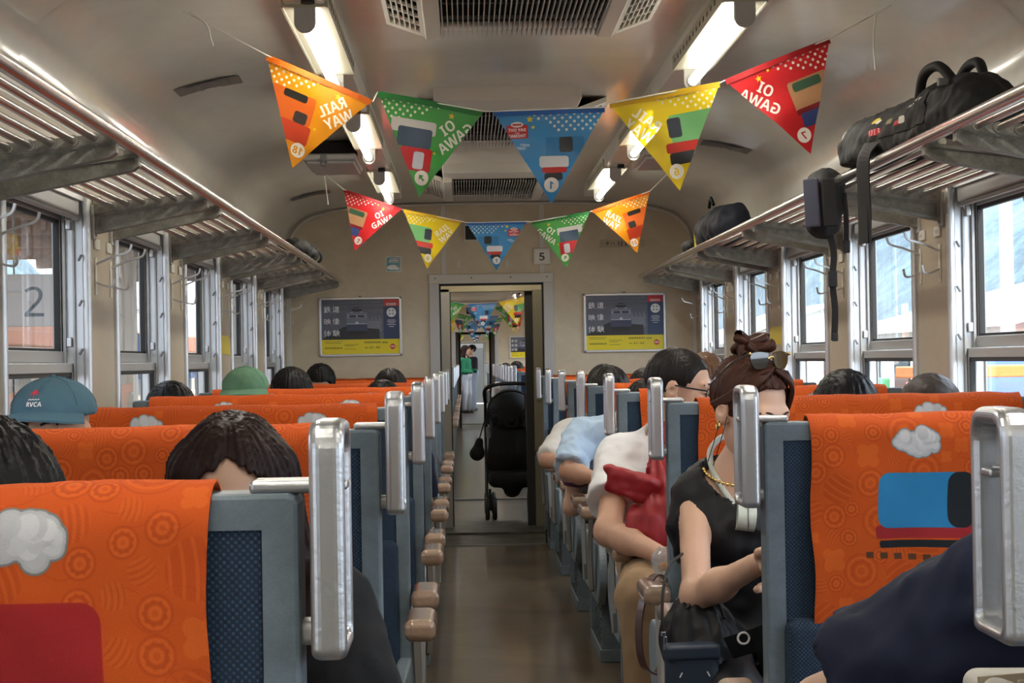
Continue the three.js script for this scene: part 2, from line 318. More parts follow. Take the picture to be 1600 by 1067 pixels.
{
  const o = struct('wall_second_lobby', 'lobby between the next coach and the third', 'lobby');
  M('side_wall', [ext(-.98, -.9, 0, 2.3, -33.95, -37.2), ext(.9, .98, 0, 2.3, -33.95, -37.2), ext(-.98, .98, 2.2, 2.3, -33.95, -37.2)], MAT.endWall, o);
  M('lobby_floor', ext(-.9, .9, -.1, 0, -33.9, -37.2), MAT.plateFloor, o);
  M('inner_jamb', [ext(-.9, -.29, 0, 1.75, -35.2, -35.1), ext(.29, .9, 0, 1.75, -35.2, -35.1), ext(-.9, .9, 1.73, 2.3, -35.2, -35.1)], MAT.aluMatt, o);
  M('inner_seal', [ext(-.29, -.26, 0, 1.73, -35.1, -35.06), ext(.26, .29, 0, 1.73, -35.1, -35.06), ext(-.29, .29, 1.71, 1.73, -35.1, -35.06)], MAT.rubber, o);
  M('far_panel', ext(-.6, .6, 0, 2.3, -56.5, -56.4), MAT.aluDark, o);
}
// ================================================================ ceiling fittings
function makeLamp(label) {
  const o = thing('ceiling_lamp', label, 'lamp', [0, 0, 0], 0, 'fluorescent ceiling lamps');
  // local: middle of the tube at x = z = 0, heights absolute
  M('channel', ext(-.056, .056, 2.196, 2.285, -1.13, 1.13, .004), MAT.paintWhite, o);
  const joints = []; for (const z of [.665, .79]) joints.push(ext(-.0565, .0565, 2.1955, 2.25, z, z + .003));
  M('joint', joints, MAT.aluDark, o).userData.kind = 'stuff';
  M('reflector', [ext(-.06, .06, 2.188, 2.197, -.62, .62, .003), ext(-.064, -.058, 2.186, 2.235, -.62, .62), ext(.058, .064, 2.186, 2.235, -.62, .62)], MAT.lampPlate, o);
  const sl = []; for (const s of [-1, 1]) for (let i = 0; i < 14; i++) sl.push(ext(s * .0635, s * .0648, 2.206, 2.22, -.56 + i * .085, -.535 + i * .085));
  M('slot', sl, MAT.black, o).userData.kind = 'stuff';
  M('knob', [cyl(.017, .019, .02, [.018, 2.187, .73], [0, 0, 0])], MAT.black, o);
  for (const s of [-1, 1]) {
    const shp = new THREE.Shape(); shp.moveTo(-.026, 2.19); shp.lineTo(-.026, 2.148); shp.absarc(0, 2.148, .026, Math.PI, 2 * Math.PI, false); shp.lineTo(.026, 2.19);
    M('socket', xf(new THREE.ExtrudeGeometry(shp, { depth: .012, bevelEnabled: true, bevelSize: .003, bevelThickness: .003, bevelSegments: 2, curveSegments: 14 }), [0, 0, s > 0 ? .603 : -.618]), MAT.holder, o);
  }
  M('tube', bar([0, 2.148, -.585], [0, 2.148, .585], .0163, 16), MAT.tubeGlow, o);
  for (const s of [-1, 1]) M('tube_cap', bar([0, 2.148, s * .585], [0, 2.148, s * .603], .0166, 16), MAT.chrome, o);
  const l = new THREE.RectAreaLight(lin(...LAMP.color), LAMP.area, .032, 1.17); l.position.set(0, 2.13, 0); l.rotation.x = -Math.PI / 2; o.add(l);
  return o;
}
const LAMPZ = [-5.83, -8.09, -10.35, -3.57, -1.31, .95], lampWords = ['nearest the viewpoint in view', 'in the middle of the row', 'farthest, close to the end wall', 'just above the frame', 'overhead near the viewpoint', 'behind the viewpoint'];
let lamp0;
for (const s of [-1, 1]) LAMPZ.forEach((z, i) => {
  const lb = `bare fluorescent tube lamp on the ${s < 0 ? 'left' : 'right'} of the ceiling, ${lampWords[i]}`;
  const o = lamp0 ? copy(lamp0, [s * .6, 0, z], 0, lb) : (lamp0 = makeLamp(lb)); o.position.set(s * .6, 0, z);
});
[-19.5, -24, -28.5, -32, -39, -45, -51].forEach((z, i) => { for (const s of [-1, 1]) copy(lamp0, [s * .6, 0, z], 0, `fluorescent tube lamp, ${WORD[i + 1]} beyond the doorway, ${s < 0 ? 'left' : 'right'} row`); });

function makeAircon(label) {                                           // local z: middle of the unit
  const o = thing('air_conditioner', label, 'air conditioner', [0, 0, 0], 0, 'ceiling air conditioners'), L = .56;
  M('housing', [ext(-.285, -.236, 2.2, 2.3, -L - .06, L + .06, .006), ext(.236, .285, 2.2, 2.3, -L - .06, L + .06, .006), ext(-.285, .285, 2.222, 2.3, L, L + .34, .006), ext(-.285, .285, 2.24, 2.3, -L - .14, -L, .006)], MAT.paintWhite, o);
  M('cavity', ext(-.24, .24, 2.262, 2.268, -L, L), MAT.void, o);
  const cross = []; for (let i = 0; i < 4; i++) cross.push(bar([-.236, 2.225, -L + .12 + i * .28], [.236, 2.225, -L + .12 + i * .28], .003, 6)); M('cross_wire', cross, MAT.aluDark, o).userData.kind = 'stuff';
  const fin = extrude([[-L - .07, 2.232], [-L - .05, 2.206], [-L, 2.2], [L, 2.2], [L, 2.218], [-L, 2.218], [-L - .04, 2.222]], .003, 0); fin.rotateY(Math.PI / 2); fin.scale(1, 1, -1);
  const q = fin.index ? fin.toNonIndexed() : fin; q.computeVertexNormals();
  for (let i = 0; i < 32; i++) { const m = new THREE.Mesh(q, MAT.holder); m.name = 'fin'; m.position.x = -.231 + i * .0149; m.castShadow = m.receiveShadow = true; o.add(m); }
  for (const s of [-1, 1]) {                                           // sloping side outlets
    const g = new THREE.Group(); g.name = 'side_outlet'; o.add(g);
    const at = (x, d = 0) => 2.206 + (x - .285) / .11 * .04 + d;
    const plate = (x0, x1, z0, z1, d, t) => { const gg = extrude([[x0, at(x0, d)], [x1, at(x1, d)], [x1, at(x1, d + t)], [x0, at(x0, d + t)]], z1 - z0); gg.translate(0, 0, z0); if (s < 0) gg.rotateY(Math.PI); return gg; };
    M('outlet_back', plate(.285, .4, -L, L, .022, .004), MAT.void, g);
    M('outlet_frame', [plate(.285, .298, -L - .05, L + .05, 0, .02), plate(.388, .402, -L - .05, L + .05, 0, .02), plate(.285, .4, L, L + .05, 0, .02), plate(.285, .4, -L - .05, -L, 0, .02)], MAT.paintWhite, g);
    const louv = []; for (let i = 0; i < 5; i++) louv.push(plate(.3105 + i * .0155, .3145 + i * .0155, -L, L, .002, .016)); for (let i = 1; i < 9; i++) louv.push(plate(.298, .388, -L + i * .125 - .005, -L + i * .125 + .005, .002, .01));
    M('louvre', louv, MAT.paintWhite, g).userData.kind = 'stuff';
  }
  return o;
}
const ac0 = makeAircon('air conditioner grille on the ceiling cut by the top of the picture'); ac0.position.set(0, 0, -5.22);
copy(ac0, [0, 0, -8.27], 0, 'air conditioner grille on the ceiling behind the near bunting');
copy(ac0, [0, 0, -11.12], 0, 'air conditioner grille on the ceiling closest to the end wall');
copy(ac0, [0, 0, -2.2], 0, 'air conditioner grille on the ceiling overhead, out of the picture');
for (const s of [-1, 1]) {                                              // ventilator boxes beside the lamps
  const o = thing('ceiling_ventilator', `flat grey ventilator box under the ceiling, ${s < 0 ? 'left' : 'right'} of the lamps`, 'ventilator', [s * .79, 0, -9.2], 0, 'ceiling ventilator boxes');
  M('throat', ext(-.11, .1, 2.192, 2.25, -.2, .24), MAT.void, o);
  M('tray', [ext(-.13, .12, 2.163, 2.194, -.3, .3, .01), ext(-.11, .11, 2.148, 2.165, -.27, .27, .007)], MAT.aluMatt, o);
  M('latch', [new THREE.TorusGeometry(.014, .004, 6, 14).translate(-.03, 2.15, .285), rbox(.03, .03, .008, [-.03, 2.172, .302], .003)], MAT.aluDark, o);
}

// ================================================================ luggage racks, hooks, number plates
function makeRack(label, group) {                                      // local: wall plane x = 0, inside at -x, z about the middle
  const o = thing('luggage_rack', label, 'luggage rack', [0, 0, 0], 0, group);
  const fx = -.37;
  for (const z of [-.635, .635]) {
    const b = new THREE.Group(); b.name = 'bracket'; o.add(b);
    const pts = [[-.012, 1.64], [fx + .02, 1.708], [fx + .003, 1.72], [fx + .003, 1.752], [-.012, 1.708]];
    const inner = [[-.022, 1.651], [fx + .024, 1.718], [fx + .012, 1.726], [fx + .012, 1.742], [-.022, 1.699]];
    M('flange', xf(extrude(pts, .03, .002, [inner]), [0, 0, z - .015]), MAT.cast, b);
    M('web', xf(extrude(inner, .012), [0, 0, z - .006]), MAT.cast, b);
    const dz = z < 0 ? .014 : -.014, cr = [[-.012, 1.7], [fx + .02, 1.742], [fx + .004, 1.75], [fx - .002, 1.772], [fx + .03, 1.764], [-.012, 1.735]];
    M('cradle', xf(extrude(cr, .01, .0015), [0, 0, z + dz - .005]), MAT.cast, b);
    M('wall_foot', [rbox(.012, .11, .036, [-.006, 1.678, z], .003), cyl(.006, .006, .006, [-.014, 1.72, z + .0], [0, 0, Math.PI / 2], 8), cyl(.006, .006, .006, [-.014, 1.64, z], [0, 0, Math.PI / 2], 8)], MAT.aluMatt, b);
    const so = []; for (let i = 0; i < 6; i++) { const x = fx + .052 + i * .05; so.push(cyl(.0135, .0135, .03, [x, 1.758 - (x - fx) * .1, z + dz], [Math.PI / 2, 0, 0], 12)); } M('socket', so, MAT.cast, b).userData.kind = 'stuff';
  }
  M('front_rail', bar([fx, 1.757, -.79], [fx, 1.757, .79], .0165, 18), MAT.bars, o);
  for (let i = 0; i < 6; i++) { const x = fx + .052 + i * .05, y = 1.758 - (x - fx) * .1; M('rack_bar', bar([x, y, -.64], [x, y, .64], .0095, 12), MAT.bars, o); }
  M('wall_block', [rbox(.03, .035, .03, [-.016, 1.745, .66], .004), rbox(.03, .035, .03, [-.016, 1.745, -.66], .004)], MAT.beige, o);
  return o;
}
let rack0;
for (const s of [-1, 1]) for (let k = -1; k <= 7; k++) {
  const lb = `tubular luggage rack ${k < 0 ? 'behind the viewpoint' : k < 1 ? 'overhead at the viewpoint' : `above the ${WORD[k]} window`} on the ${s < 0 ? 'left' : 'right'}`;
  const p = [s * 1.35, 0, zk(k) - .705 + (k === 7 ? .0 : 0)], t = s < 0 ? Math.PI : 0;
  if (!rack0) { rack0 = makeRack(lb, 'luggage racks'); rack0.position.set(...p); rack0.rotation.y = t; } else copy(rack0, p, t, lb);
}
function makeHook(label) {                                              // local: wall plane x = 0, inside at -x
  const o = thing('coat_hook', label, 'coat hook', [0, 0, 0], 0, 'coat hooks on the window pillars');
  M('backplate', rbox(.006, .12, .02, [-.003, 1.51, 0], .002), MAT.paintWhite, o);
  M('upper_hook', [ribbon([[-.004, 1.548, 0], [-.06, 1.572, .004], [-.108, 1.588, .006], [-.117, 1.61, .006]], .011, .006, 14, [0, 0, 1])], MAT.alu, o);
  M('lower_hook', [ribbon([[-.004, 1.49, 0], [-.035, 1.478, .003], [-.055, 1.478, .004], [-.062, 1.503, .004]], .011, .006, 12, [0, 0, 1])], MAT.alu, o);
  return o;
}
let hook0, plate0;
const plateTex = (txt) => ctex(128, 64, (g) => { g.fillStyle = '#d6d2c8'; g.fillRect(0, 0, 128, 64); if (txt) { g.fillStyle = '#333'; g.font = 'bold 38px sans-serif'; g.textAlign = 'center'; g.textBaseline = 'middle'; g.fillText(txt, 64, 34); } });
const blankPlate = std({ map: plateTex(''), roughness: .4 });
const numbersOn = { '1,4,0': '10 D', '1,4,1': '8 A' };
for (const s of [-1, 1]) for (let k = 3; k <= 8; k++) for (const j of [0, 1]) {
  if (k === 8 && j) continue;
  const t = s < 0 ? Math.PI : 0, z = zk(k) + (j ? -.06 : .2), where = `${j ? 'farther' : 'nearer'} side of the ${WORD[k]} ${s < 0 ? 'left' : 'right'} window pillar`;
  const lb = `bent metal double coat hook on the ${where}`;
  if (!hook0) { hook0 = makeHook(lb); hook0.position.set(s * 1.35, 0, z); hook0.rotation.y = t; } else copy(hook0, [s * 1.35, 0, z], t, lb);
  const tx = numbersOn[[s, k, j]], pl = thing('seat_number_plate', `small white seat plate${tx ? ' reading ' + tx : ''}, ${where}`, 'number plate', [s * 1.349, 1.612, z + (j ? .03 : -.02)], t, 'seat number plates');
  M('plate', rbox(.006, .034, .075, [-.003, 0, 0], .002), blankPlate, pl);
  M('number', xf(new THREE.PlaneGeometry(.066, .028), [-.0068, 0, 0], [0, -Math.PI / 2, 0]), tx ? std({ map: plateTex(tx), roughness: .4 }) : blankPlate, pl, false);
}
for (const s of [-1, 1]) {                                              // yellow stickers
  const sh = new THREE.Shape(); sh.moveTo(-.2, -.045); sh.lineTo(-.2, .02); sh.quadraticCurveTo(-.19, .052, -.12, .055); sh.lineTo(.12, .055); sh.quadraticCurveTo(.19, .052, .2, .02); sh.lineTo(.2, -.045); sh.quadraticCurveTo(0, -.02, -.2, -.045);
  const m = M('yellow_sticker', xf(new THREE.ExtrudeGeometry(sh, { depth: .0015, bevelEnabled: false, curveSegments: 8 }), [s * 1.349, 1.31, zk(6) + .105], [0, s < 0 ? Math.PI / 2 : -Math.PI / 2, 0]), std({ color: lin(.62, .5, .06), roughness: .45 }));
  tag(m, `yellow rounded sticker on the sixth window pillar, ${s < 0 ? 'left' : 'right'} wall`, 'sticker', 'yellow pillar stickers');
}
// ================================================================ seats
const ORANGE = [206, 84, 16];
function coverTexture(kind) {
  return ctex(1024, 880, (g, W, H) => {
    g.fillStyle = `rgb(${ORANGE})`; g.fillRect(0, 0, W, H);
    const spots = [];
    for (let t = 0; t < 24000 && spots.length < 520; t++) { const r = 15 + rnd() * 22, x = rnd() * W, y = rnd() * H; if (spots.every(([a, b, c]) => Math.hypot(a - x, b - y) > (c + r) * .93)) spots.push([x, y, r]); }
    const dk = 'rgba(176,60,6,.4)', lt = 'rgba(228,112,38,.42)';
    g.lineWidth = 1.6; g.strokeStyle = 'rgba(190,66,8,.6)';
    for (let i = 0; i < 260; i++) { const x = rnd() * W, y = rnd() * H, a = rnd() * 6.3; g.beginPath(); g.moveTo(x, y); g.quadraticCurveTo(x + 30 * Math.cos(a), y + 30 * Math.sin(a), x + 46 * Math.cos(a + .8), y + 46 * Math.sin(a + .8)); g.stroke(); }
    for (const [x, y, r] of spots) {
      const k = rnd();
      if (k < .45) { for (const [q, c, w] of [[1, dk, 3], [.78, lt, 4], [.55, dk, 4], [.3, lt, 4]]) { g.strokeStyle = c; g.lineWidth = w; g.beginPath(); g.arc(x, y, r * q, 0, 6.3); g.stroke(); } for (let a = 0; a < 6.2; a += .7) { g.fillStyle = dk; g.beginPath(); g.arc(x + Math.cos(a) * r * .66, y + Math.sin(a) * r * .66, 2.2, 0, 6.3); g.fill(); } }
      else if (k < .8) { g.save(); g.translate(x, y); g.rotate(rnd() * 3); g.fillStyle = 'rgba(184,64,8,.42)'; g.beginPath(); g.arc(0, 0, r * .9, 0, 6.3); g.fill(); g.clip(); g.strokeStyle = lt; g.lineWidth = 4; for (let i = -2; i < 3; i++) { g.beginPath(); g.moveTo(-r, i * r * .4); g.quadraticCurveTo(0, i * r * .4 + 6, r, i * r * .4 - 4); g.stroke(); } g.restore(); }
      else { g.fillStyle = lt; g.beginPath(); for (let a = 0; a < 6.3; a += .2) { const q = r * (.55 + .35 * Math.abs(Math.sin(a * 2))); g.lineTo(x + q * Math.cos(a), y + q * Math.sin(a)); } g.fill(); }
    }
    const half = () => { for (const u of kind === 'left' ? [.33, .83] : [.24, .74]) {
      const cx = u * W, top = H / 2 + 58, S = W / .83;                   // S: pixels per metre
      const dx = -.02, cy = top + .02 * S;
      const puffs = []; for (let i = 0; i < 34; i++) { const t = rnd() * 2 - 1; puffs.push([t * .034, (rnd() - .5) * .03 * (1 - .5 * t * t), .007 + .006 * (1 - t * t)]); }
      for (const [grow, c] of [[.0028, '#7d7f84'], [.0008, '#b9bbbf']]) { g.fillStyle = c; for (const [x, y, r] of puffs) { g.beginPath(); g.arc(cx + (x + dx) * S, cy + y * S, (r + grow) * S, 0, 6.3); g.fill(); } }
      puffs.sort((p, q) => q[1] - p[1]); for (const [x, y, r] of puffs) { const v = 188 + rnd() * 32 | 0; g.fillStyle = `rgba(${v},${v},${v + 3},.85)`; g.beginPath(); g.arc(cx + (x + dx) * S, cy + y * S, r * .8 * S, 0, 6.3); g.fill(); }
      // a plain two-tone block of colour where the printed motif sits
      const R = (c, x, y, w, h, r) => { g.fillStyle = c; g.beginPath(); g.roundRect(cx + x * S, cy + y * S, w * S, h * S, r * S); g.fill(); };
      if (kind === 'right') { R('#1c2127', -.085, .16, .17, .012, .004); R('#a3262c', -.09, .135, .175, .022, .006); R('#2c86bd', -.085, .05, .165, .09, .018); R('#1d2228', .035, .05, .045, .09, .018); }
      else { R('#1b2028', -.11, .155, .2, .014, .004); R('#a51f22', -.1, .05, .15, .105, .018); R('#161b24', -.115, .05, .06, .105, .02); R('#d3b21c', -.105, .03, .03, .035, .012); }
      g.fillStyle = '#5a3a24'; for (let i = 0; i < 9; i++) g.fillRect(cx + (-.11 + i * .024) * S, cy + (.178 + i * .0015) * S, .013 * S, .01 * S);
    } };
    half(); g.save(); g.translate(W, H); g.rotate(Math.PI); half(); g.restore();
  });
}
const coverMat = { left: std({ map: coverTexture('left'), roughness: .95, bumpMap: clothBump, bumpScale: .0012 }), right: std({ map: coverTexture('right'), roughness: .95, bumpMap: clothBump, bumpScale: .0012 }) };
function coverGeo(seed, single) {                                        // towel draped over the top of the seat back, 4 mm thick
  const NU = 44, NV = 46, drop = .312, r = .041, arc = Math.PI * r, L = drop * 2 + arc, pos = [], uv = [], idx = [];
  const at = (u, v, out) => {
    let s = v * L, y, z, ny, nz; const x = (u - .5) * .83, wob = .0035 * n2(u * 5 + seed, v * 4) + .0015 * n2(u * 17, v * 14 + seed);
    if (s < drop) { const t = 1 - s / drop; y = 1.076 - (drop - s); z = r + .004 * t + wob * (1 + t); ny = 0; nz = 1; y += .006 * n2(u * 3 + seed, 9) * t; }
    else if (s < drop + arc) { const a = (s - drop) / r; y = 1.076 + Math.sin(a) * r * .95; z = Math.cos(a) * r; ny = Math.sin(a); nz = Math.cos(a); y += wob * .6; }
    else { const t = (s - drop - arc) / drop; y = 1.076 - t * drop; z = -r - .004 * t - wob * (1 + t); ny = 0; nz = -1; }
    const skew = .004 * n2(v * 3, seed) * (u < .5 ? 1 : -1);
    return [x + skew, y + ny * out, z + nz * out];
  };
  const vmax = single ? .56 : 1, grid = (out, flip) => { const b = pos.length / 3; for (let j = 0; j <= NV; j++) for (let i = 0; i <= NU; i++) { const v = j / NV * vmax; pos.push(...at(i / NU, v, out)); uv.push(i / NU, v); } for (let j = 0; j < NV; j++) for (let i = 0; i < NU; i++) { const a = b + j * (NU + 1) + i, c = a + NU + 1; flip ? idx.push(a, c, a + 1, a + 1, c, c + 1) : idx.push(a, a + 1, c, a + 1, c + 1, c); } };
  grid(.004, false); grid(0, true);
  const N = (NU + 1) * (NV + 1), edge = (a, b) => idx.push(a, b, a + N, b, b + N, a + N);
  for (let i = 0; i < NU; i++) { edge(i + 1, i); edge(NV * (NU + 1) + i, NV * (NU + 1) + i + 1); } for (let j = 0; j < NV; j++) { edge(j * (NU + 1), (j + 1) * (NU + 1)); edge((j + 1) * (NU + 1) + NU, j * (NU + 1) + NU); }
  const g = new THREE.BufferGeometry(); g.setAttribute('position', new THREE.Float32BufferAttribute(pos, 3)); g.setAttribute('uv', new THREE.Float32BufferAttribute(uv, 2)); g.setIndex(idx); g.computeVertexNormals(); return g;
}
const coverGeos = [coverGeo(1), coverGeo(7), coverGeo(13)], coverSingle = coverGeo(4, true);
function makeSeat(single, A = 1) {                                              // local: x 0 = middle of the bench, aisle at -x; z 0 = middle of the back
  const o = new THREE.Group();
  const ring = [[-.492, .1], [-.492, 1.098], [-.489, 1.104], [-.483, 1.107], [.463, 1.107], [.469, 1.104], [.472, 1.098], [.472, .1]], hole = [[-.464, .14], [-.464, 1.08], [.444, 1.08], [.444, .14]];
  M('back_frame', xf(extrude(ring, .05, .005, [hole]), [0, 0, -.025]), MAT.seatFrame, o);
  const sides = single ? [1] : [1, -1];
  for (const s of sides) {
    M('back_pad', rbox(.906, .33, .03, [-.01, .925, s * .012], .008), MAT.navy, o);
    M('lumbar_pad', rbox(.906, .34, .07, [-.01, .602, s * .03], .022, [s * -.05, 0, 0], 3), MAT.navy, o);
    M('seat_cushion', rbox(.93, .12, .5, [-.002, .4, s * .3], .045, undefined, 4), MAT.navy, o);
    // end shield of the bench on the aisle
    const sh = new THREE.Shape(); sh.moveTo(.02, .3); sh.lineTo(.02, .47); sh.lineTo(.47, .485); sh.quadraticCurveTo(.56, .485, .57, .4); sh.quadraticCurveTo(.57, .33, .5, .3); sh.lineTo(.42, .25); sh.lineTo(.1, .25); sh.closePath();
    const e = new THREE.ExtrudeGeometry(sh, { depth: .022, bevelEnabled: true, bevelSize: .006, bevelThickness: .006, bevelSegments: 2, curveSegments: 8 }); e.rotateY(-Math.PI / 2); if (s < 0) e.scale(1, 1, -1);
    const eg = e.toNonIndexed ? (e.index ? e.toNonIndexed() : e) : e; if (s < 0) { const p = eg.attributes.position.array; for (let i = 0; i < p.length; i += 9) for (let c = 0; c < 3; c++) { const t = p[i + 3 + c]; p[i + 3 + c] = p[i + 6 + c]; p[i + 6 + c] = t; } eg.computeVertexNormals(); }
    M('end_shield', xf(eg, [-.464, 0, 0]), MAT.seatShell, o);
  }
  for (const [z, len] of single ? [[.52, .24]] : [[A * .52, .24], [A * -.01, .22]]) {      // plastic-wrapped arm pads on their struts
    const a = new THREE.Group(); a.name = 'armrest'; o.add(a); const back = Math.abs(z) < .1;
    M('arm_pad', rbox(.07, .05, len, [-.53, .626, z], .02, undefined, 5), MAT.armrest, a);
    M('arm_strut', [ribbon(back ? [[-.515, .602, z], [-.515, .5, z * .9], [-.51, .3, z * .8]] : [[-.515, .602, z * .98], [-.515, .45, z * .78], [-.505, .3, z * .62]], .05, .014, 12, [0, 0, 1])], MAT.aluDark, a);
    M('strut_edge', ribbon(back ? [[-.522, .6, z + A * .03], [-.52, .5, z + A * .028], [-.515, .3, z + A * .02]] : [[-.522, .6, z * 1.1], [-.522, .45, z * .88], [-.512, .3, z * .7]], .016, .008, 10, [1, 0, 0]), MAT.alu, a);
  }
  M('base', [ext(-.47, .46, 0.0, .3, -.3, single ? 0 : 0, .006), ext(-.47, .46, 0, .3, single ? .02 : 0, .3, .006), ext(-.476, .46, .0, .05, single ? .02 : -.32, .32, .004)], MAT.seatFrame, o);
  const dots = []; for (let i = 0; i < 7; i++) for (let j = 0; j < 9; j++) { const z = -.24 + i * .08 + (j % 2) * .04; if (single && z < .03) continue; dots.push(plainBox(.002, .011, .018, [-.4715, .07 + j * .02, z])); }
  M('perforation', dots, MAT.black, o).userData.kind = 'stuff';
  // grab handle at the aisle corner
  const h = new THREE.Group(); h.name = 'grab_handle'; o.add(h);
  const rr = (z0, z1, y0, y1, r, rt) => { const s = new THREE.Shape(); s.moveTo(z0 + r, y0); s.lineTo(z1 - r, y0); s.quadraticCurveTo(z1, y0, z1, y0 + r); s.lineTo(z1, y1 - rt); s.quadraticCurveTo(z1, y1, z1 - rt, y1); s.lineTo(z0 + rt, y1); s.quadraticCurveTo(z0, y1, z0, y1 - rt); s.lineTo(z0, y0 + r); s.quadraticCurveTo(z0, y0, z0 + r, y0); return s; };
  const outl = rr(-.055, .055, .962, 1.171, .012, .03); outl.holes.push(rr(-.041, .041, .976, 1.155, .008, .02));
  const hg = new THREE.ExtrudeGeometry(outl, { depth: .012, bevelEnabled: true, bevelSize: .0068, bevelThickness: .0095, bevelOffset: -.0068, bevelSegments: 5, curveSegments: 10 }); hg.rotateY(-Math.PI / 2);
  const wb = new THREE.ExtrudeGeometry(rr(-.046, .046, .97, 1.16, .008, .02), { depth: .006, bevelEnabled: false, curveSegments: 6 }); wb.rotateY(-Math.PI / 2);
  M('grip', xf(hg, [-.512, 0, 0]), MAT.handle, h); M('web', xf(wb, [-.507, 0, 0]), MAT.handle, h);
  M('upper_arm', [rbox(.075, .012, .05, [-.485, 1.112, 0], .005), rbox(.02, .008, .03, [-.524, 1.112, 0], .003)], MAT.handle, h);
  M('lower_arm', rbox(.04, .022, .04, [-.498, .982, 0], .008), MAT.aluMatt, h); M('bolt', cyl(.006, .006, .008, [-.517, .985, .024], [0, 0, Math.PI / 2], 10), MAT.chrome, h);
  return o;
}
const seatProto = makeSeat(false), seatLeft = makeSeat(false, -1), seatEnd = makeSeat(true);
function placeSeat(proto, k, z, side, label) {
  if (side < 0 && proto === seatProto) proto = seatLeft;
  const o = proto.clone(); o.name = numbered('bench_seat'); scene.add(o);
  o.position.set(side * .82, 0, z); if (side < 0) { if (proto === seatEnd) o.scale.x = -1; else o.rotation.y = Math.PI; }
  return tag(o, label, 'seat', 'back-to-back bench seats');
}
function placeCover(geo, z, side, label) {
  const m = new THREE.Mesh(geo, coverMat[side < 0 ? 'left' : 'right']); m.name = numbered('headrest_cover'); m.castShadow = m.receiveShadow = true;
  m.position.set(side * .82, 0, z); if (side < 0 && geo !== coverSingle) m.rotation.y = Math.PI; scene.add(m);
  return tag(m, label, 'seat cover', 'orange headrest covers');
}
for (const side of [-1, 1]) for (let k = 1; k <= 8; k++) {
  const sd = side < 0 ? 'left' : 'right', rowW = k === 8 ? 'last row against the end wall' : k === 1 ? 'row nearest the viewpoint' : `${WORD[k]} row from the viewpoint`;
  const z = k === 8 ? END + .035 : zc(k);
  placeSeat(k === 8 ? seatEnd : seatProto, k, z, side, `blue-grey bench seat, ${rowW}, ${sd} of the aisle`);
  placeCover(k === 8 ? coverSingle : coverGeos[k % 3], z, side, `orange patterned headrest cover on the ${rowW}, ${sd} of the aisle`);
}
for (let i = 0; i < 10; i++) for (const side of [-1, 1]) {
  const sd = side < 0 ? 'left' : 'right', z = -18.7 - i * P;
  placeSeat(seatProto, i, z, side, `bench seat in the next coach, ${WORD[i + 1]} row past the doorway, ${sd} of its aisle`);
  placeCover(coverGeos[i % 3], z, side, `orange headrest cover in the next coach, ${WORD[i + 1]} row, ${sd} of its aisle`);
}
for (let i = 0; i < 5; i++) for (const side of [-1, 1]) placeSeat(seatProto, i, -39 - i * P, side, `bench seat far away in the third coach, ${WORD[i + 1]} row, ${side < 0 ? 'left' : 'right'} of the aisle`);
// ================================================================ bunting
const PEN = {
  red: { base: '#d4252a', hem: '#9e1219', num: '7', text: ['OI', 'GAWA'], side: 1, block: [['#b98a62', .14, .27, .36, .3], ['#3d5f48', .2, .29, .26, .09], ['#8d2026', .22, .55, .28, .06], ['#3a4a86', .2, .6, .27, .14]] },
  yellow: { base: '#efd00f', hem: '#d3a90a', num: '6', text: ['RAIL', 'WAY'], side: 1, block: [['#78bd78', .1, .24, .4, .3], ['#2c3140', .4, .27, .12, .2], ['#cf3024', .26, .52, .3, .1], ['#26282b', .3, .62, .24, .12]] },
  blue: { base: '#3f93d0', hem: '#1f63b4', num: '1', text: null, side: 0, block: [['#2f7fb8', .2, .3, .34, .34], ['#25292e', .3, .3, .12, .16], ['#d8dadd', .34, .5, .26, .12], ['#c9332d', .36, .62, .22, .06], ['#25292e', .4, .68, .16, .08]] },
  green: { base: '#4aa64c', hem: '#1f7a35', num: '', text: ['OI', 'GAWA'], side: -1, block: [['#d9d5d2', .42, .22, .42, .14], ['#42566c', .45, .3, .32, .2], ['#c5232b', .43, .5, .3, .24], ['#c9ccd6', .5, .54, .1, .18]] },
  orange: { base: '#f29a0c', hem: '#dd6a0c', num: '18', text: ['RAIL', 'WAY'], side: -1, block: [['#e2691f', .46, .24, .42, .3], ['#2b2824', .54, .24, .22, .08], ['#cf4320', .44, .54, .3, .2], ['#3a3330', .5, .42, .12, .12]] },
};
function star(g, x, y, r) { g.beginPath(); for (let i = 0; i < 10; i++) { const q = i % 2 ? r * .45 : r, a = i * Math.PI / 5 - Math.PI / 2; g.lineTo(x + q * Math.cos(a), y + q * Math.sin(a)); } g.fill(); }
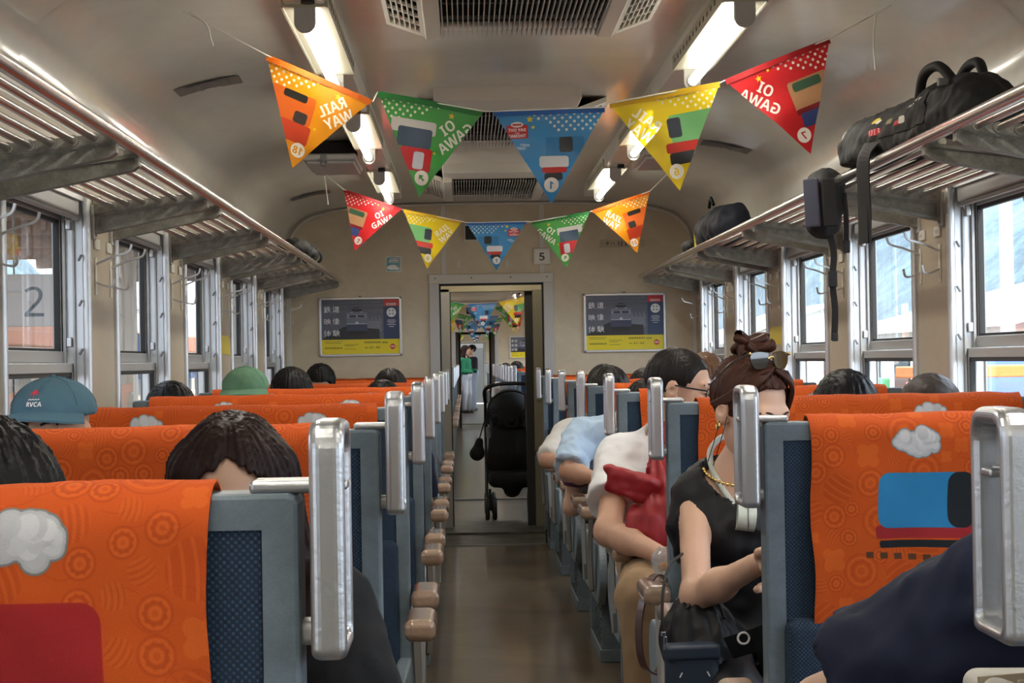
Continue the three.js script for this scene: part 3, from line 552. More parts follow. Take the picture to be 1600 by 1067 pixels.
for (const [name, d] of Object.entries(PEN)) {
  const t = ctex(512, 436, (g, W, H) => {
    g.fillStyle = d.base; g.fillRect(0, 0, W, H);
    g.fillStyle = '#f6f1e4'; for (let j = 0; j < 5; j++) for (let i = 0; i < 16; i++) { const x = i * 36 + (j % 2) * 18, y = 26 + j * 18, lim = d.side > 0 ? W * .62 - j * 46 : d.side < 0 ? W - (W * .62 - j * 46) : W * .66 - j * 30; if (d.side < 0 ? x > lim : x < lim) { g.beginPath(); g.arc(x, y, 6.4, 0, 6.3); g.fill(); } }
    for (const [c, x, y, w, h] of d.block) { g.fillStyle = c; g.beginPath(); g.roundRect(x * W, y * H, w * W, h * H, 12); g.fill(); }   // plain colour blocks in place of the printed pictures
    g.fillStyle = '#f3cf2a';
    if (d.side > 0) { star(g, 366, 52, 16); star(g, 316, 34, 9); } else if (d.side < 0) { star(g, 150, 52, 17); star(g, 210, 232, 10); } else { star(g, 345, 46, 18); star(g, 332, 84, 11); }
    g.fillStyle = '#fbf5ea'; g.textAlign = 'center'; g.textBaseline = 'middle';
    if (d.text) { g.save(); g.translate(d.side > 0 ? 372 : 140, 128); g.rotate(d.side > 0 ? -1.02 + .25 : 1.02 - .25); g.font = 'bold 66px sans-serif'; g.fillText(d.text[0], 0, -30); g.fillText(d.text[1], d.side > 0 ? 2 : -2, 30); g.restore(); }
    else { g.fillStyle = '#c8242c'; g.fillRect(356, 72, 96, 62); g.beginPath(); g.fillStyle = '#f3f0e8'; g.ellipse(404, 70, 28, 13, 0, 0, 6.3); g.fill(); g.fillStyle = '#c8242c'; g.fillRect(384, 66, 40, 8); g.fillStyle = '#fff'; g.font = 'bold 19px sans-serif'; g.fillText('DAY OUT', 404, 94); g.font = 'bold 7px sans-serif'; g.fillText('WITH', 404, 108); g.font = 'bold 19px sans-serif'; g.fillText('THOMAS', 404, 121); g.save(); g.translate(372, 165); g.rotate(-.1); g.font = 'bold 15px monospace'; g.fillStyle = '#e6f2fb'; g.fillText('PEEP!', 0, 0); g.fillText('PEEP!', 18, 15); g.restore(); }
    g.fillStyle = '#fbf5ea'; g.beginPath(); g.arc(256, 350, 33, 0, 6.3); g.fill(); g.fillStyle = d.base; g.font = 'bold 46px sans-serif';
    if (d.num) g.fillText(d.num, 256, 352); else { g.save(); g.translate(256, 350); g.rotate(-.78); g.fillRect(-16, -4, 24, 8); g.beginPath(); g.moveTo(18, 0); g.lineTo(2, -15); g.lineTo(2, 15); g.fill(); g.restore(); }
    g.fillStyle = 'rgba(40,30,10,.75)'; g.font = '11px sans-serif'; if (name === 'orange') { g.save(); g.translate(400, 44); g.fillText('© 2026', 0, 0); g.restore(); }
  });
  t.wrapS = t.wrapT = THREE.ClampToEdgeWrapping;
  d.mat = phy({ map: t, roughness: .38, transmission: .22, thickness: 0, side: THREE.DoubleSide });
  d.hemMat = phy({ color: d.hem, roughness: .45, transmission: .1, thickness: 0, side: THREE.DoubleSide });
}
function pennantGeo(TL, TR, TIP, z, mirrored, seed) {
  const N = 12, pos = [], uv = [], idx = [], id = {};
  for (let j = 0; j <= N; j++) for (let i = 0; i <= N - j; i++) {
    const c = j / N, b = i / N, a = 1 - b - c, x = a * TL[0] + b * TR[0] + c * TIP[0], y = a * TL[1] + b * TR[1] + c * TIP[1];
    id[i + ',' + j] = pos.length / 3; pos.push(x, y, z + .012 * Math.sin(b * 2.6 + seed) * (1 - c) + .018 * n2(b * 1.6 + seed, c * 1.6) * (.3 + c)); const u = b + c / 2; uv.push(mirrored ? 1 - u : u, 1 - c);
  }
  for (let j = 0; j < N; j++) for (let i = 0; i < N - j; i++) { idx.push(id[i + ',' + j], id[i + ',' + (j + 1)], id[(i + 1) + ',' + j]); if (i < N - j - 1) idx.push(id[(i + 1) + ',' + j], id[i + ',' + (j + 1)], id[(i + 1) + ',' + (j + 1)]); }
  const g = new THREE.BufferGeometry(); g.setAttribute('position', new THREE.Float32BufferAttribute(pos, 3)); g.setAttribute('uv', new THREE.Float32BufferAttribute(uv, 2)); g.setIndex(idx); g.computeVertexNormals(); return g;
}
function garland(label, z, cols, tris, ends, mirrored, tails) {
  const o = thing('bunting_garland', label, 'bunting', [0, 0, z], 0, 'bunting across the ceiling');
  tris.forEach(([TL, TR, TIP], i) => {
    const d = PEN[cols[i]], m = M('pennant', pennantGeo(TL, TR, TIP, 0, mirrored, i * 1.7), d.mat, o, false);
    m.userData.label = `${cols[i]} triangular pennant with white lettering`;
    const up = V(TL[0] - TIP[0], TL[1] - TIP[1], 0).lerp(V(TR[0] - TIP[0], TR[1] - TIP[1], 0), .5).normalize(), dn = up.clone().multiplyScalar(-.017), pts = [], t = [];
    for (let q = 0; q <= 8; q++) { const f = lerp(.012, .988, q / 8); t.push([lerp(TL[0], TR[0], f), lerp(TL[1], TR[1], f), .012 * Math.sin(f * 2.6 + i * 1.7) + .018 * n2(f * 1.6 + i * 1.7, 0) * .3]); }
    const pos = [], idx = []; t.forEach((p, q) => { for (const [dy, dz] of [[.002, .0025], [1, .0025], [1, -.0025], [.002, -.0025]]) pos.push(p[0] + (dy === 1 ? dn.x : 0), p[1] + (dy === 1 ? dn.y : 0), p[2] + dz); if (q) for (let k = 0; k < 4; k++) { const A = (q - 1) * 4 + k, B = (q - 1) * 4 + (k + 1) % 4; idx.push(A, B, A + 4, B, B + 4, A + 4); } });
    const hg = new THREE.BufferGeometry(); hg.setAttribute('position', new THREE.Float32BufferAttribute(pos, 3)); hg.setIndex(idx); const hq = hg.toNonIndexed(); hq.computeVertexNormals();
    M('hem', hq, d.hemMat, m, false);
  });
  const path = [ends[0], ...tris.flatMap(([a, b]) => [[a[0], a[1] - .004, .004], [b[0], b[1] - .004, .004]]), ends[1]];
  M('string', mergeGeometries(path.slice(1).map((p, i) => bar(path[i], p, .0022, 5))), MAT.string, o);
  for (const t of tails || []) M('loose_end', tube(t, .003, 10, 5), MAT.string, o);
  return o;
}
const NEAR = [[[-.734, 2.109], [-.431, 1.971], [-.666, 1.782]], [[-.418, 1.997], [-.113, 1.939], [-.304, 1.692]], [[-.089, 1.939], [.237, 1.946], [.076, 1.668]], [[.243, 1.957], [.566, 2.011], [.446, 1.7]], [[.576, 2.016], [.887, 2.136], [.827, 1.801]]];
const FAR = [[[-.809, 2.146], [-.502, 2.036], [-.757, 1.816]], [[-.496, 2.033], [-.184, 1.967], [-.375, 1.715]], [[-.164, 1.96], [.16, 1.961], [-.005, 1.702]], [[.18, 1.958], [.495, 2.007], [.367, 1.709]], [[.505, 2.011], [.817, 2.112], [.747, 1.782]]];
const nearCols = ['orange', 'green', 'blue', 'yellow', 'red'], farCols = ['red', 'yellow', 'blue', 'green', 'orange'];
garland('large near bunting, its lettering seen in reverse', -5.5, nearCols, NEAR, [[-.971, 2.236, 0], [1.065, 2.226, 0]], true, [[[-.95, 2.235, .002], [-.9, 2.19, .004], [-.893, 2.16, .003], [-.885, 2.133, .003]], [[1.02, 2.2, .002], [1.012, 2.12, .003], [1.016, 2.038, .003]]]);
garland('smaller far bunting in front of the end wall', -10.2, farCols, FAR, [[-.93, 2.245, 0], [.96, 2.245, 0]], false, [[[-.91, 2.215, .002], [-.9, 2.13, .004], [-.893, 2.063, .003]]]);
[[-20.6, 1], [-22.8, 0], [-26.5, 1], [-30.5, 0], [-41, 1], [-46, 0]].forEach(([z, m], i) => {
  garland(`bunting in a coach beyond the doorway, ${WORD[i + 1]} from it`, z, m ? nearCols : farCols, (m ? NEAR : FAR).map((t) => t.map(([x, y]) => [x + (i % 3 - 1) * .06, y - (i < 4 ? .1 : .04)])), [[-1.0, 2.235, 0], [1.0, 2.235, 0]], !!m);
});

// ================================================================ posters and signs on the end wall
const KANJI = {
  tetsu: [[28, 5, 5, 35], [28, 5, 48, 32], [14, 38, 42, 38], [8, 55, 46, 55], [27, 38, 27, 90], [14, 65, 20, 80], [42, 63, 36, 80], [4, 92, 50, 90], [62, 12, 54, 40], [60, 28, 94, 28], [52, 52, 98, 52], [74, 5, 74, 52, 68, 72, 50, 94], [75, 55, 98, 94]],
  dou: [[48, 5, 54, 16], [80, 5, 72, 16], [35, 20, 96, 20], [64, 20, 60, 32], [45, 32, 45, 76], [45, 32, 86, 32, 86, 76], [45, 46, 86, 46], [45, 60, 86, 60], [45, 76, 86, 76], [12, 8, 22, 20], [6, 38, 24, 38, 14, 62, 24, 76, 4, 92], [20, 80, 60, 92, 98, 92]],
  ei: [[8, 18, 8, 82], [8, 18, 36, 18, 36, 82], [8, 48, 36, 48], [8, 80, 36, 80], [52, 28, 52, 58], [52, 28, 90, 28, 90, 58], [42, 58, 98, 58], [70, 8, 70, 58, 62, 78, 44, 94], [72, 60, 98, 94]],
  zou: [[24, 5, 4, 45], [16, 30, 16, 95], [56, 5, 40, 25], [50, 12, 78, 12, 70, 24], [40, 26, 90, 26, 90, 44, 40, 44, 40, 26], [65, 26, 62, 44, 36, 64], [56, 50, 68, 70, 66, 95, 56, 90], [60, 62, 36, 80], [64, 74, 36, 94], [90, 50, 70, 64], [70, 62, 98, 92]],
  tai: [[24, 5, 4, 45], [16, 30, 16, 95], [36, 30, 98, 30], [66, 5, 66, 95], [64, 32, 34, 74], [68, 32, 98, 74], [52, 74, 82, 74]],
  ken: [[8, 10, 8, 58], [8, 10, 42, 10], [25, 10, 25, 58], [8, 26, 40, 26], [8, 42, 40, 42], [8, 58, 44, 58, 40, 90, 32, 86], [4, 70, 2, 88], [14, 70, 16, 84], [24, 68, 27, 80], [33, 66, 37, 76], [72, 4, 48, 32], [72, 4, 98, 32], [60, 32, 86, 32], [54, 42, 92, 42, 92, 62, 54, 62, 54, 42], [72, 32, 72, 62, 48, 95], [74, 64, 98, 95]],
  o: [[10, 35, 90, 35], [60, 8, 60, 90, 48, 84], [58, 38, 10, 80]], ha: [[35, 25, 10, 80], [62, 25, 92, 80]],
};
function kanji(g, k, x, y, s, w) { g.lineWidth = w; g.lineCap = g.lineJoin = 'round'; for (const st of KANJI[k]) { g.beginPath(); for (let i = 0; i < st.length; i += 2) g.lineTo(x + st[i] / 100 * s, y + st[i + 1] / 100 * s); g.stroke(); } }
const posterTex = ctex(1024, 732, (g, W, H) => {
  const split = H * .73;
  g.fillStyle = '#5d6472'; g.fillRect(0, 0, W, H);
  for (let i = 0; i < 2600; i++) { const y = rnd() * split, v = 60 + rnd() * 75 | 0; g.fillStyle = `rgba(${v},${v + 5},${v + 20},.5)`; g.fillRect(rnd() * W * .8, y, 4 + rnd() * 22, 2 + rnd() * 4); }
  g.strokeStyle = '#2a2e38'; g.lineWidth = 3; for (const y of [66, 108, 128]) { g.beginPath(); g.moveTo(0, y + 8); g.lineTo(W * .8, y - 12); g.stroke(); }
  for (let i = 0; i < 14; i++) { g.strokeStyle = '#c7ccd6'; g.lineWidth = 3; const x = 560 + i * 17; g.beginPath(); g.moveTo(x, 230 + (i % 3) * 30); g.lineTo(x, 430); g.stroke(); } g.fillStyle = '#8d93a3'; for (let i = 0; i < 5; i++) g.fillRect(560, 300 + i * 32, 200, 8);
  g.fillStyle = '#23262e'; g.beginPath(); g.moveTo(0, split); g.lineTo(300, 360); g.lineTo(760, 400); g.lineTo(760, split); g.fill();       // track bed
  g.fillStyle = '#737a8a'; g.beginPath(); g.roundRect(330, 170, 270, 250, 22); g.fill(); g.fillStyle = '#9aa2b2'; g.fillRect(345, 200, 240, 46); g.fillStyle = '#3b4353'; g.fillRect(365, 206, 92, 36); g.fillRect(476, 206, 92, 36);
  g.fillStyle = '#3a4560'; g.fillRect(330, 330, 270, 90); g.fillStyle = '#cfd4de'; g.fillRect(335, 322, 260, 8); g.beginPath(); g.moveTo(466, 290); g.lineTo(490, 312); g.lineTo(466, 334); g.lineTo(442, 312); g.fill();
  g.fillStyle = '#1d2027'; g.fillRect(400, 130, 130, 18); g.fillRect(385, 150, 160, 8); g.fillRect(430, 100, 70, 12); g.fillStyle = '#f1f0e0'; for (const x of [402, 528]) { g.beginPath(); g.arc(x, 166, 7, 0, 6.3); g.fill(); }
  g.fillStyle = '#16181e'; g.fillRect(350, 420, 230, 60);
  g.strokeStyle = '#f2f3f5'; [['tetsu', 'dou'], ['ei', 'zou'], ['tai', 'ken']].forEach((r, j) => r.forEach((k, i) => kanji(g, k, 34 + i * 116, 84 + j * 160, 88, 6.5)));
  g.fillStyle = '#1d3a63'; g.fillRect(W * .795, 0, W * .205, split); g.fillStyle = '#c3202c'; g.fillRect(W * .795, 0, W * .205, 92);
  g.fillStyle = '#f4e9e4'; for (let i = 0; i < 2; i++) g.fillRect(W * .83, 54 + i * 18, W * .13, 8);
  g.fillStyle = '#e8ebf0'; g.beginPath(); g.arc(W * .897, 178, 62, 0, 6.3); g.fill(); g.fillStyle = '#33476a'; for (const [a, b] of [[-34, -34], [8, -34], [-34, 10], [8, 10]]) { g.fillRect(W * .897 + a, 178 + b, 26, 5); g.fillRect(W * .897 + a, 178 + b + 12, 26, 5); g.fillRect(W * .897 + a + 10, 178 + b - 2, 5, 26); }
  g.fillStyle = '#d9dee8'; for (const [y, w] of [[276, 100], [296, 120], [316, 84], [338, 116], [366, 66]]) g.fillRect(W * .897 - w / 2, y, w, 7);
  g.fillStyle = '#f0dc1e'; g.fillRect(0, split, W, H - split);
  g.fillStyle = '#5c5a22'; for (const [x, y, w] of [[40, 560, 230], [40, 580, 210], [300, 600, 180], [300, 620, 120], [300, 660, 150]]) g.fillRect(x, y, w, 5);
  g.fillStyle = '#2e2d18'; for (let i = 0; i < 9; i++) { g.fillRect(44 + i * 26, 640, 18, 5); g.fillRect(44 + i * 26, 650, 18, 5); g.fillRect(50 + i * 26, 634, 5, 28); }
  for (let i = 0; i < 10; i++) { g.fillRect(560 + i * 22, 568, 17, 5); g.fillRect(560 + i * 22, 580, 17, 5); g.fillRect(566 + i * 22, 562, 5, 26); } g.font = 'bold 34px sans-serif'; g.fillText('2026', 790, 592); g.font = 'bold 20px sans-serif'; g.fillText('2026.', 560, 654); g.font = 'bold 36px sans-serif'; g.fillText('6.7 – 6.8', 626, 658);
  g.fillStyle = '#d3301f'; g.beginPath(); g.arc(930, 636, 36, 0, 6.3); g.fill(); g.fillStyle = '#f7e6d8'; g.fillRect(905, 624, 50, 8); g.fillRect(905, 638, 50, 8);
}); posterTex.wrapS = posterTex.wrapT = THREE.ClampToEdgeWrapping;
const posterMat = phy({ map: posterTex, roughness: .3, clearcoat: .6, clearcoatRoughness: .08 });
function poster(x, y, z, label) {
  const o = thing('poster_frame', label, 'poster', [x, y, z], 0, 'railway film posters'), w = .546, h = .39;
  M('frame', [ext(-w / 2, w / 2, h / 2 - .016, h / 2, 0, .02, .003), ext(-w / 2, w / 2, -h / 2, -h / 2 + .016, 0, .02, .003), ext(-w / 2, -w / 2 + .016, -h / 2, h / 2, 0, .02, .003), ext(w / 2 - .016, w / 2, -h / 2, h / 2, 0, .02, .003)], MAT.alu, o);
  M('print', xf(new THREE.PlaneGeometry(w - .03, h - .03), [0, 0, .008]), posterMat, o, false);
  M('hanger', [rbox(.014, .014, .008, [0, h / 2 + .004, .008], .003)], MAT.aluDark, o);
  return o;
}
poster(-.868, 1.46, END, 'framed train film poster left of the doorway'); poster(.882, 1.459, END, 'framed train film poster right of the doorway');
poster(.882, 1.45, -33.9, 'framed train poster seen far off through the doorway');
{
  const o = thing('number_sign', 'square white number sign reading 5 above the doorway', 'sign', [.34, 1.907, END]);
  M('sign_frame', rbox(.116, .11, .018, [0, 0, .009], .006), std({ color: lin(.72, .7, .62), roughness: .4 }), o);
  M('sign_face', xf(new THREE.PlaneGeometry(.088, .084), [0, 0, .0185]), std({ map: ctex(128, 128, (g) => { g.fillStyle = '#e9e4d6'; g.fillRect(0, 0, 128, 128); g.fillStyle = '#1b1b1b'; g.font = 'bold 110px sans-serif'; g.textAlign = 'center'; g.textBaseline = 'middle'; g.fillText('5', 64, 68); }), roughness: .35 }), o, false);
  const t = tag(M('teal_sticker', xf(new THREE.PlaneGeometry(.1, .1), [-.643, 1.872, END + .002]), phy({ map: ctex(128, 128, (g) => { g.fillStyle = '#e6ece8'; g.fillRect(0, 0, 128, 128); g.fillStyle = '#1f8f9a'; g.beginPath(); g.roundRect(6, 6, 116, 116, 14); g.fill(); g.fillStyle = '#dff1f0'; g.fillRect(32, 18, 64, 6); g.fillRect(24, 32, 80, 9); g.fillRect(20, 48, 88, 3); g.beginPath(); g.ellipse(52, 92, 44, 22, -.1, 0, 6.3); g.fill(); g.beginPath(); g.ellipse(90, 104, 24, 12, 0, 0, 6.3); g.fill(); }), roughness: .25, clearcoat: .5 }), scene, false), 'small square teal sticker with white picture on the end wall', 'sticker');
  const c = thing('coach_number_plate', 'narrow metal coach number plate on the upper right of the end wall', 'number plate', [.875, 1.985, END]);
  M('plate', rbox(.3, .052, .006, [0, 0, .003], .002), std({ map: ctex(384, 64, (g) => { g.fillStyle = '#b9ae98'; g.fillRect(0, 0, 384, 64); }), roughness: .4 }), c);
  M('plate_text', xf(new THREE.PlaneGeometry(.29, .046), [0, 0, .0066]), std({ map: ctex(512, 80, (g, W, H) => { g.fillStyle = '#b9ae98'; g.fillRect(0, 0, W, H); g.strokeStyle = g.fillStyle = '#2d261c'; g.fillRect(20, 38, 7, 7); kanji(g, 'o', 56, 12, 52, 5); kanji(g, 'ha', 118, 14, 52, 5); g.font = 'bold 62px sans-serif'; g.textBaseline = 'middle'; g.fillText('12 3', 196, 44); }), roughness: .4 }), c, false);
  const d = thing('display_box', 'small dark display box above the doorway behind the far bunting', 'display', [-.075, 2.07, END]);
  M('casing', rbox(.2, .115, .02, [0, 0, .01], .004), MAT.paintWhite, d); M('screen', rbox(.18, .092, .004, [0, 0, .021], .001), phy({ color: lin(.015, .014, .013), roughness: .15 }), d);
  copy(d, [-.055, 2.1, -33.9], 0, 'small dark display box in the next coach above its doorway');
  for (const [x, w] of [[-.21, 'left'], [.11, 'right']]) { const h = thing('blind_hook', `tiny bent bracket above the door lintel, ${w} one`, 'bracket', [x, 1.86, END], 0, 'tiny brackets over the door'); M('bent_plate', [rbox(.022, .05, .004, [0, 0, .002], .001), rbox(.022, .006, .02, [0, -.022, .01], .002)], MAT.paintWhite, h); }
}
// ================================================================ outside the windows
{
  const grd = struct('ground', 'pale gravel ground beside the railway', 'ground');
  M('ground_sheet', ext(-260, 260, -1.5, -1.2, 60, -420), std({ map: tint(256, .05, [118, 113, 104], .12, .1), roughness: .95 }), grd);
  // ---- left: platform, canopy, another train
  const pf = struct('platform', 'concrete station platform outside the left windows', 'platform');
  M('platform_slab', ext(-2.2, -6.4, -1.2, -.15, 30, -120), std({ map: tint(256, .5, [168, 160, 148], .08, .06), roughness: .9 }), pf);
  const wood = std({ map: tint(256, .8, [150, 128, 112], .12, .08), roughness: .85 }), creamPaint = std({ color: lin(.62, .56, .46), roughness: .6 });
  const cn = thing('platform_canopy', 'wooden platform canopy over the left platform', 'canopy', [-4.3, 0, -20]);
  M('canopy_roof', [ext(-1.9, 1.9, 2.75, 2.85, 34, -13)], wood, cn);
  const bm = []; for (let i = 0; i < 20; i++) bm.push(ext(-1.85, 1.85, 2.62, 2.75, 33 - i * 2.35, 32.85 - i * 2.35)); M('rafter', bm, wood, cn);
  const fr = []; for (let i = 0; i < 120; i++) fr.push(xf(new THREE.ConeGeometry(.12, .22, 4), [1.88, 2.55, 33 - i * .38], [Math.PI, 0, 0])); fr.push(ext(1.86, 1.9, 2.6, 2.86, 34, -13)); M('valance', fr, wood, cn);
  [-3, -9.5, -16, -22.5, -33].forEach((z, i) => { const p = thing('canopy_post', `cream canopy post on the left platform, ${WORD[i + 1]} along`, 'post', [-4.1, -.15, z], 0, 'canopy posts'); M('post', ext(-.09, .09, 0, 2.78, -.09, .09, .01), creamPaint, p); M('brace', [bar([0, 2.2, 0], [0, 2.75, .5], .05, 6), bar([0, 2.2, 0], [0, 2.75, -.5], .05, 6)], creamPaint, p); });
  const sg = thing('platform_sign', 'hanging white platform sign with a grey 2 outside the nearest left window', 'sign', [-3.45, 1.62, -14.7], .12);
  M('panel', rbox(.42, .4, .03, [0, .12, 0], .006), std({ color: lin(.62, .6, .58), roughness: .5 }), sg);
  M('numeral', xf(new THREE.PlaneGeometry(.4, .38), [0, .12, .0165]), std({ map: ctex(256, 256, (g) => { g.fillStyle = '#cfcac6'; g.fillRect(0, 0, 256, 256); g.fillStyle = '#4f5d68'; g.font = '210px sans-serif'; g.textAlign = 'center'; g.textBaseline = 'middle'; g.fillText('2', 128, 138); }), roughness: .5 }), sg, false);
  M('hanger', [bar([-.15, .32, 0], [-.15, 1.1, 0], .008, 6), bar([.15, .32, 0], [.15, 1.1, 0], .008, 6)], MAT.aluDark, sg);
  // train across the platform: cream and orange coaches with windows
  const orangeP = std({ color: lin(.62, .2, .07), roughness: .45 }), creamT = std({ color: lin(.72, .58, .42), roughness: .45 }), dkGlass = phy({ color: lin(.03, .035, .04), roughness: .08 });
  for (let c = 0; c < 3; c++) {
    const t = thing('passenger_coach', `orange and cream railway coach across the left platform, ${WORD[c + 1]} of the train`, 'train', [-8.2, -1.2, -6 - c * 20.6], 0, 'coaches of the other train');
    M('lower_body', ext(-1.4, 1.4, .6, 1.75, -10, 10, .06), orangeP, t); M('window_band', ext(-1.39, 1.39, 1.75, 2.75, -9.99, 9.99), creamT, t); M('upper_body', ext(-1.4, 1.4, 2.75, 3.15, -10, 10, .05), orangeP, t);
    const roof = new THREE.CylinderGeometry(1.75, 1.75, 20, 24, 1, false, -.93, 1.86); roof.rotateX(-Math.PI / 2); M('roof', xf(roof, [0, 1.95, 0], [0, 0, 0]), std({ color: lin(.5, .5, .52), roughness: .6 }), t);
    for (let i = 0; i < 11; i++) M('window', ext(1.385, 1.41, 1.85, 2.6, 8.6 - i * 1.72, 7.5 - i * 1.72, .01), dkGlass, t);
    M('bogie', [ext(-1, 1, 0.02, .6, -8, -5.5), ext(-1, 1, .02, .6, 5.5, 8)], MAT.aluDark, t);
  }
  // ---- buildings
  const white = std({ map: tint(256, .2, [232, 232, 230], .03, .02), roughness: .8 }), roofGrey = std({ color: lin(.6, .62, .65), roughness: .6 }), roofBlue = std({ color: lin(.34, .52, .62), roughness: .5 }), steel = std({ color: lin(.5, .53, .56), roughness: .6 });
  const house = (name, label, cx, z, w, d, h, rise, roofMat, wallMat) => {
    const o = thing(name, label, 'building', [cx, -1.2, z]);
    M('walls', ext(-w / 2, w / 2, 0, h, -d / 2, d / 2), wallMat, o);
    const sh = extrude([[-w / 2 - .4, h - .05], [0, h + rise], [w / 2 + .4, h - .05], [w / 2 + .4, h + .12], [0, h + rise + .2], [-w / 2 - .4, h + .12]], d + .8); sh.translate(0, 0, -d / 2 - .4);
    M('roof', sh, roofMat, o);
    M('gable', xf(extrude([[-w / 2, h], [0, h + rise], [w / 2, h]], d), [0, 0, -d / 2]), wallMat, o);
    for (let i = 0; i < Math.floor(w / 3); i++) M('window', ext(-w / 2 + 1 + i * 3, -w / 2 + 2.3 + i * 3, 1.3, 2.5, d / 2, d / 2 + .05), dkGlass, o);
    for (let i = 0; i < Math.floor(d / 3.4); i++) for (const s of [-1, 1]) M('window', ext(s * w / 2, s * (w / 2 + .05), 1.3, 2.5, -d / 2 + 1 + i * 3.4, -d / 2 + 2.6 + i * 3.4), dkGlass, o);
    return o;
  };
  house('warehouse', 'white warehouse with a pale gable roof outside the right windows', 17, -46, 12, 16, 3.0, 1.5, white, white);
  house('warehouse', 'long pale factory building behind the white warehouse', 27, -76, 14, 26, 3.9, 1.8, roofGrey, white);
  house('shed', 'low white shed with a corrugated roof by the tracks', 15, -88, 8, 14, 3.0, 1.4, white, white);
  house('house', 'blue-roofed hall beyond the left platform', -22, -62, 14, 30, 4.6, 2.4, roofBlue, white);
  house('house', 'grey-roofed building far along the left side', -19, -105, 12, 24, 4.2, 2.0, roofGrey, white);
  // ---- hills
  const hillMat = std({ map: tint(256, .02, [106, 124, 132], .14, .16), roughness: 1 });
  const hill = (name, label, cx, z, w, d, h, seed) => {
    const g = new THREE.PlaneGeometry(w, d, 80, 50); g.rotateX(-Math.PI / 2); const p = g.attributes.position;
    for (let i = 0; i < p.count; i++) { const u = p.getX(i) / w * 2, v = p.getZ(i) / d * 2, e = Math.max(0, 1 - u * u) * Math.max(0, 1 - v * v); p.setY(i, h * Math.pow(e, .7) * (.75 + .25 * n2(u * 2 + seed, v * 2)) + 2.2 * n2(u * 24, v * 24 + seed) + 1.4 * n2(u * 60, v * 60)); }
    g.computeVertexNormals(); const m = M(name, g, hillMat); m.position.set(cx, -2, z); m.userData = { label, category: 'hill', kind: 'structure' };
  };
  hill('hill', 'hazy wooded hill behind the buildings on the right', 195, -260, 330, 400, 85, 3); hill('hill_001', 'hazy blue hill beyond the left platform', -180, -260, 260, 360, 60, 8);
  // ---- small things beside the line on the right
  const tent = (x, z, col, label, sc = 1) => { const o = thing('market_tent', label, 'tent', [x, x < 0 ? -.15 : -1.2, z]); o.scale.setScalar(sc); const rf = new THREE.ConeGeometry(2.2, 1.1, 4, 1); rf.rotateY(Math.PI / 4); M('canopy', [rf.translate(0, 2.75, 0), ext(-1.55, 1.55, 1.98, 2.22, -1.55, 1.55)], std({ color: lin(...col), roughness: .8 }), o); for (const a of [-1, 1]) for (const b of [-1, 1]) M('leg', bar([a * 1.5, 0, b * 1.5], [a * 1.5, 2, b * 1.5], .03, 6), MAT.alu, o); };
  tent(7.6, -27.5, [.08, .14, .42], 'dark blue market tent outside the nearest right window', .76); tent(-5.2, -28.6, [.1, .24, .55], 'small blue tent on the left platform', .6);
  const vm = (x, z, col, label) => { const o = thing('vending_machine', label, 'vending machine', [x, -1.2, z]); M('body', ext(-.55, .55, 0, 1.85, -.4, .4, .04), std({ color: lin(...col), roughness: .4 }), o); M('window', ext(-.42, .42, .85, 1.6, .39, .41), std({ color: lin(.75, .72, .7), roughness: .3 }), o); };
  vm(9.2, -38, [.7, .06, .04], 'red vending machine outside the second right window'); vm(10.4, -39, [.72, .1, .07], 'lighter red vending machine beside the other'); vm(9.4, -46, [.06, .36, .16], 'green cabinet outside the third right window');
  const st = thing('food_stall', 'small orange-roofed food stall outside the nearest right window', 'stall', [6.6, -1.2, -25]);
  M('counter', ext(-.8, .8, 0, 1, -.5, .5, .02), white, st); M('roof', ext(-1, 1, 2.1, 2.25, -.7, .7, .02), std({ color: lin(.8, .25, .06), roughness: .6 }), st); for (const a of [-1, 1]) M('post', bar([a * .8, 1, .4], [a * .8, 2.1, .4], .04, 6), std({ color: lin(.8, .25, .06), roughness: .6 }), st);
  [[11.5, -55, 'first'], [9.5, -34, 'second']].forEach(([x, z, w]) => { const p = thing('utility_pole', `grey utility pole outside the right windows, ${w === 'first' ? 'farther one' : 'nearer one'}`, 'pole', [x, -1.2, z], 0, 'utility poles'); M('pole', bar([0, 0, 0], [0, 9, 0], .14, 10, .1), steel, p); M('crossarm', [bar([-.9, 7.2, 0], [.9, 7.2, 0], .05, 6)], steel, p); for (const q of [-.8, -.4, .4, .8]) M('insulator', cyl(.05, .07, .16, [q, 7.33, 0]), white, p); });
}
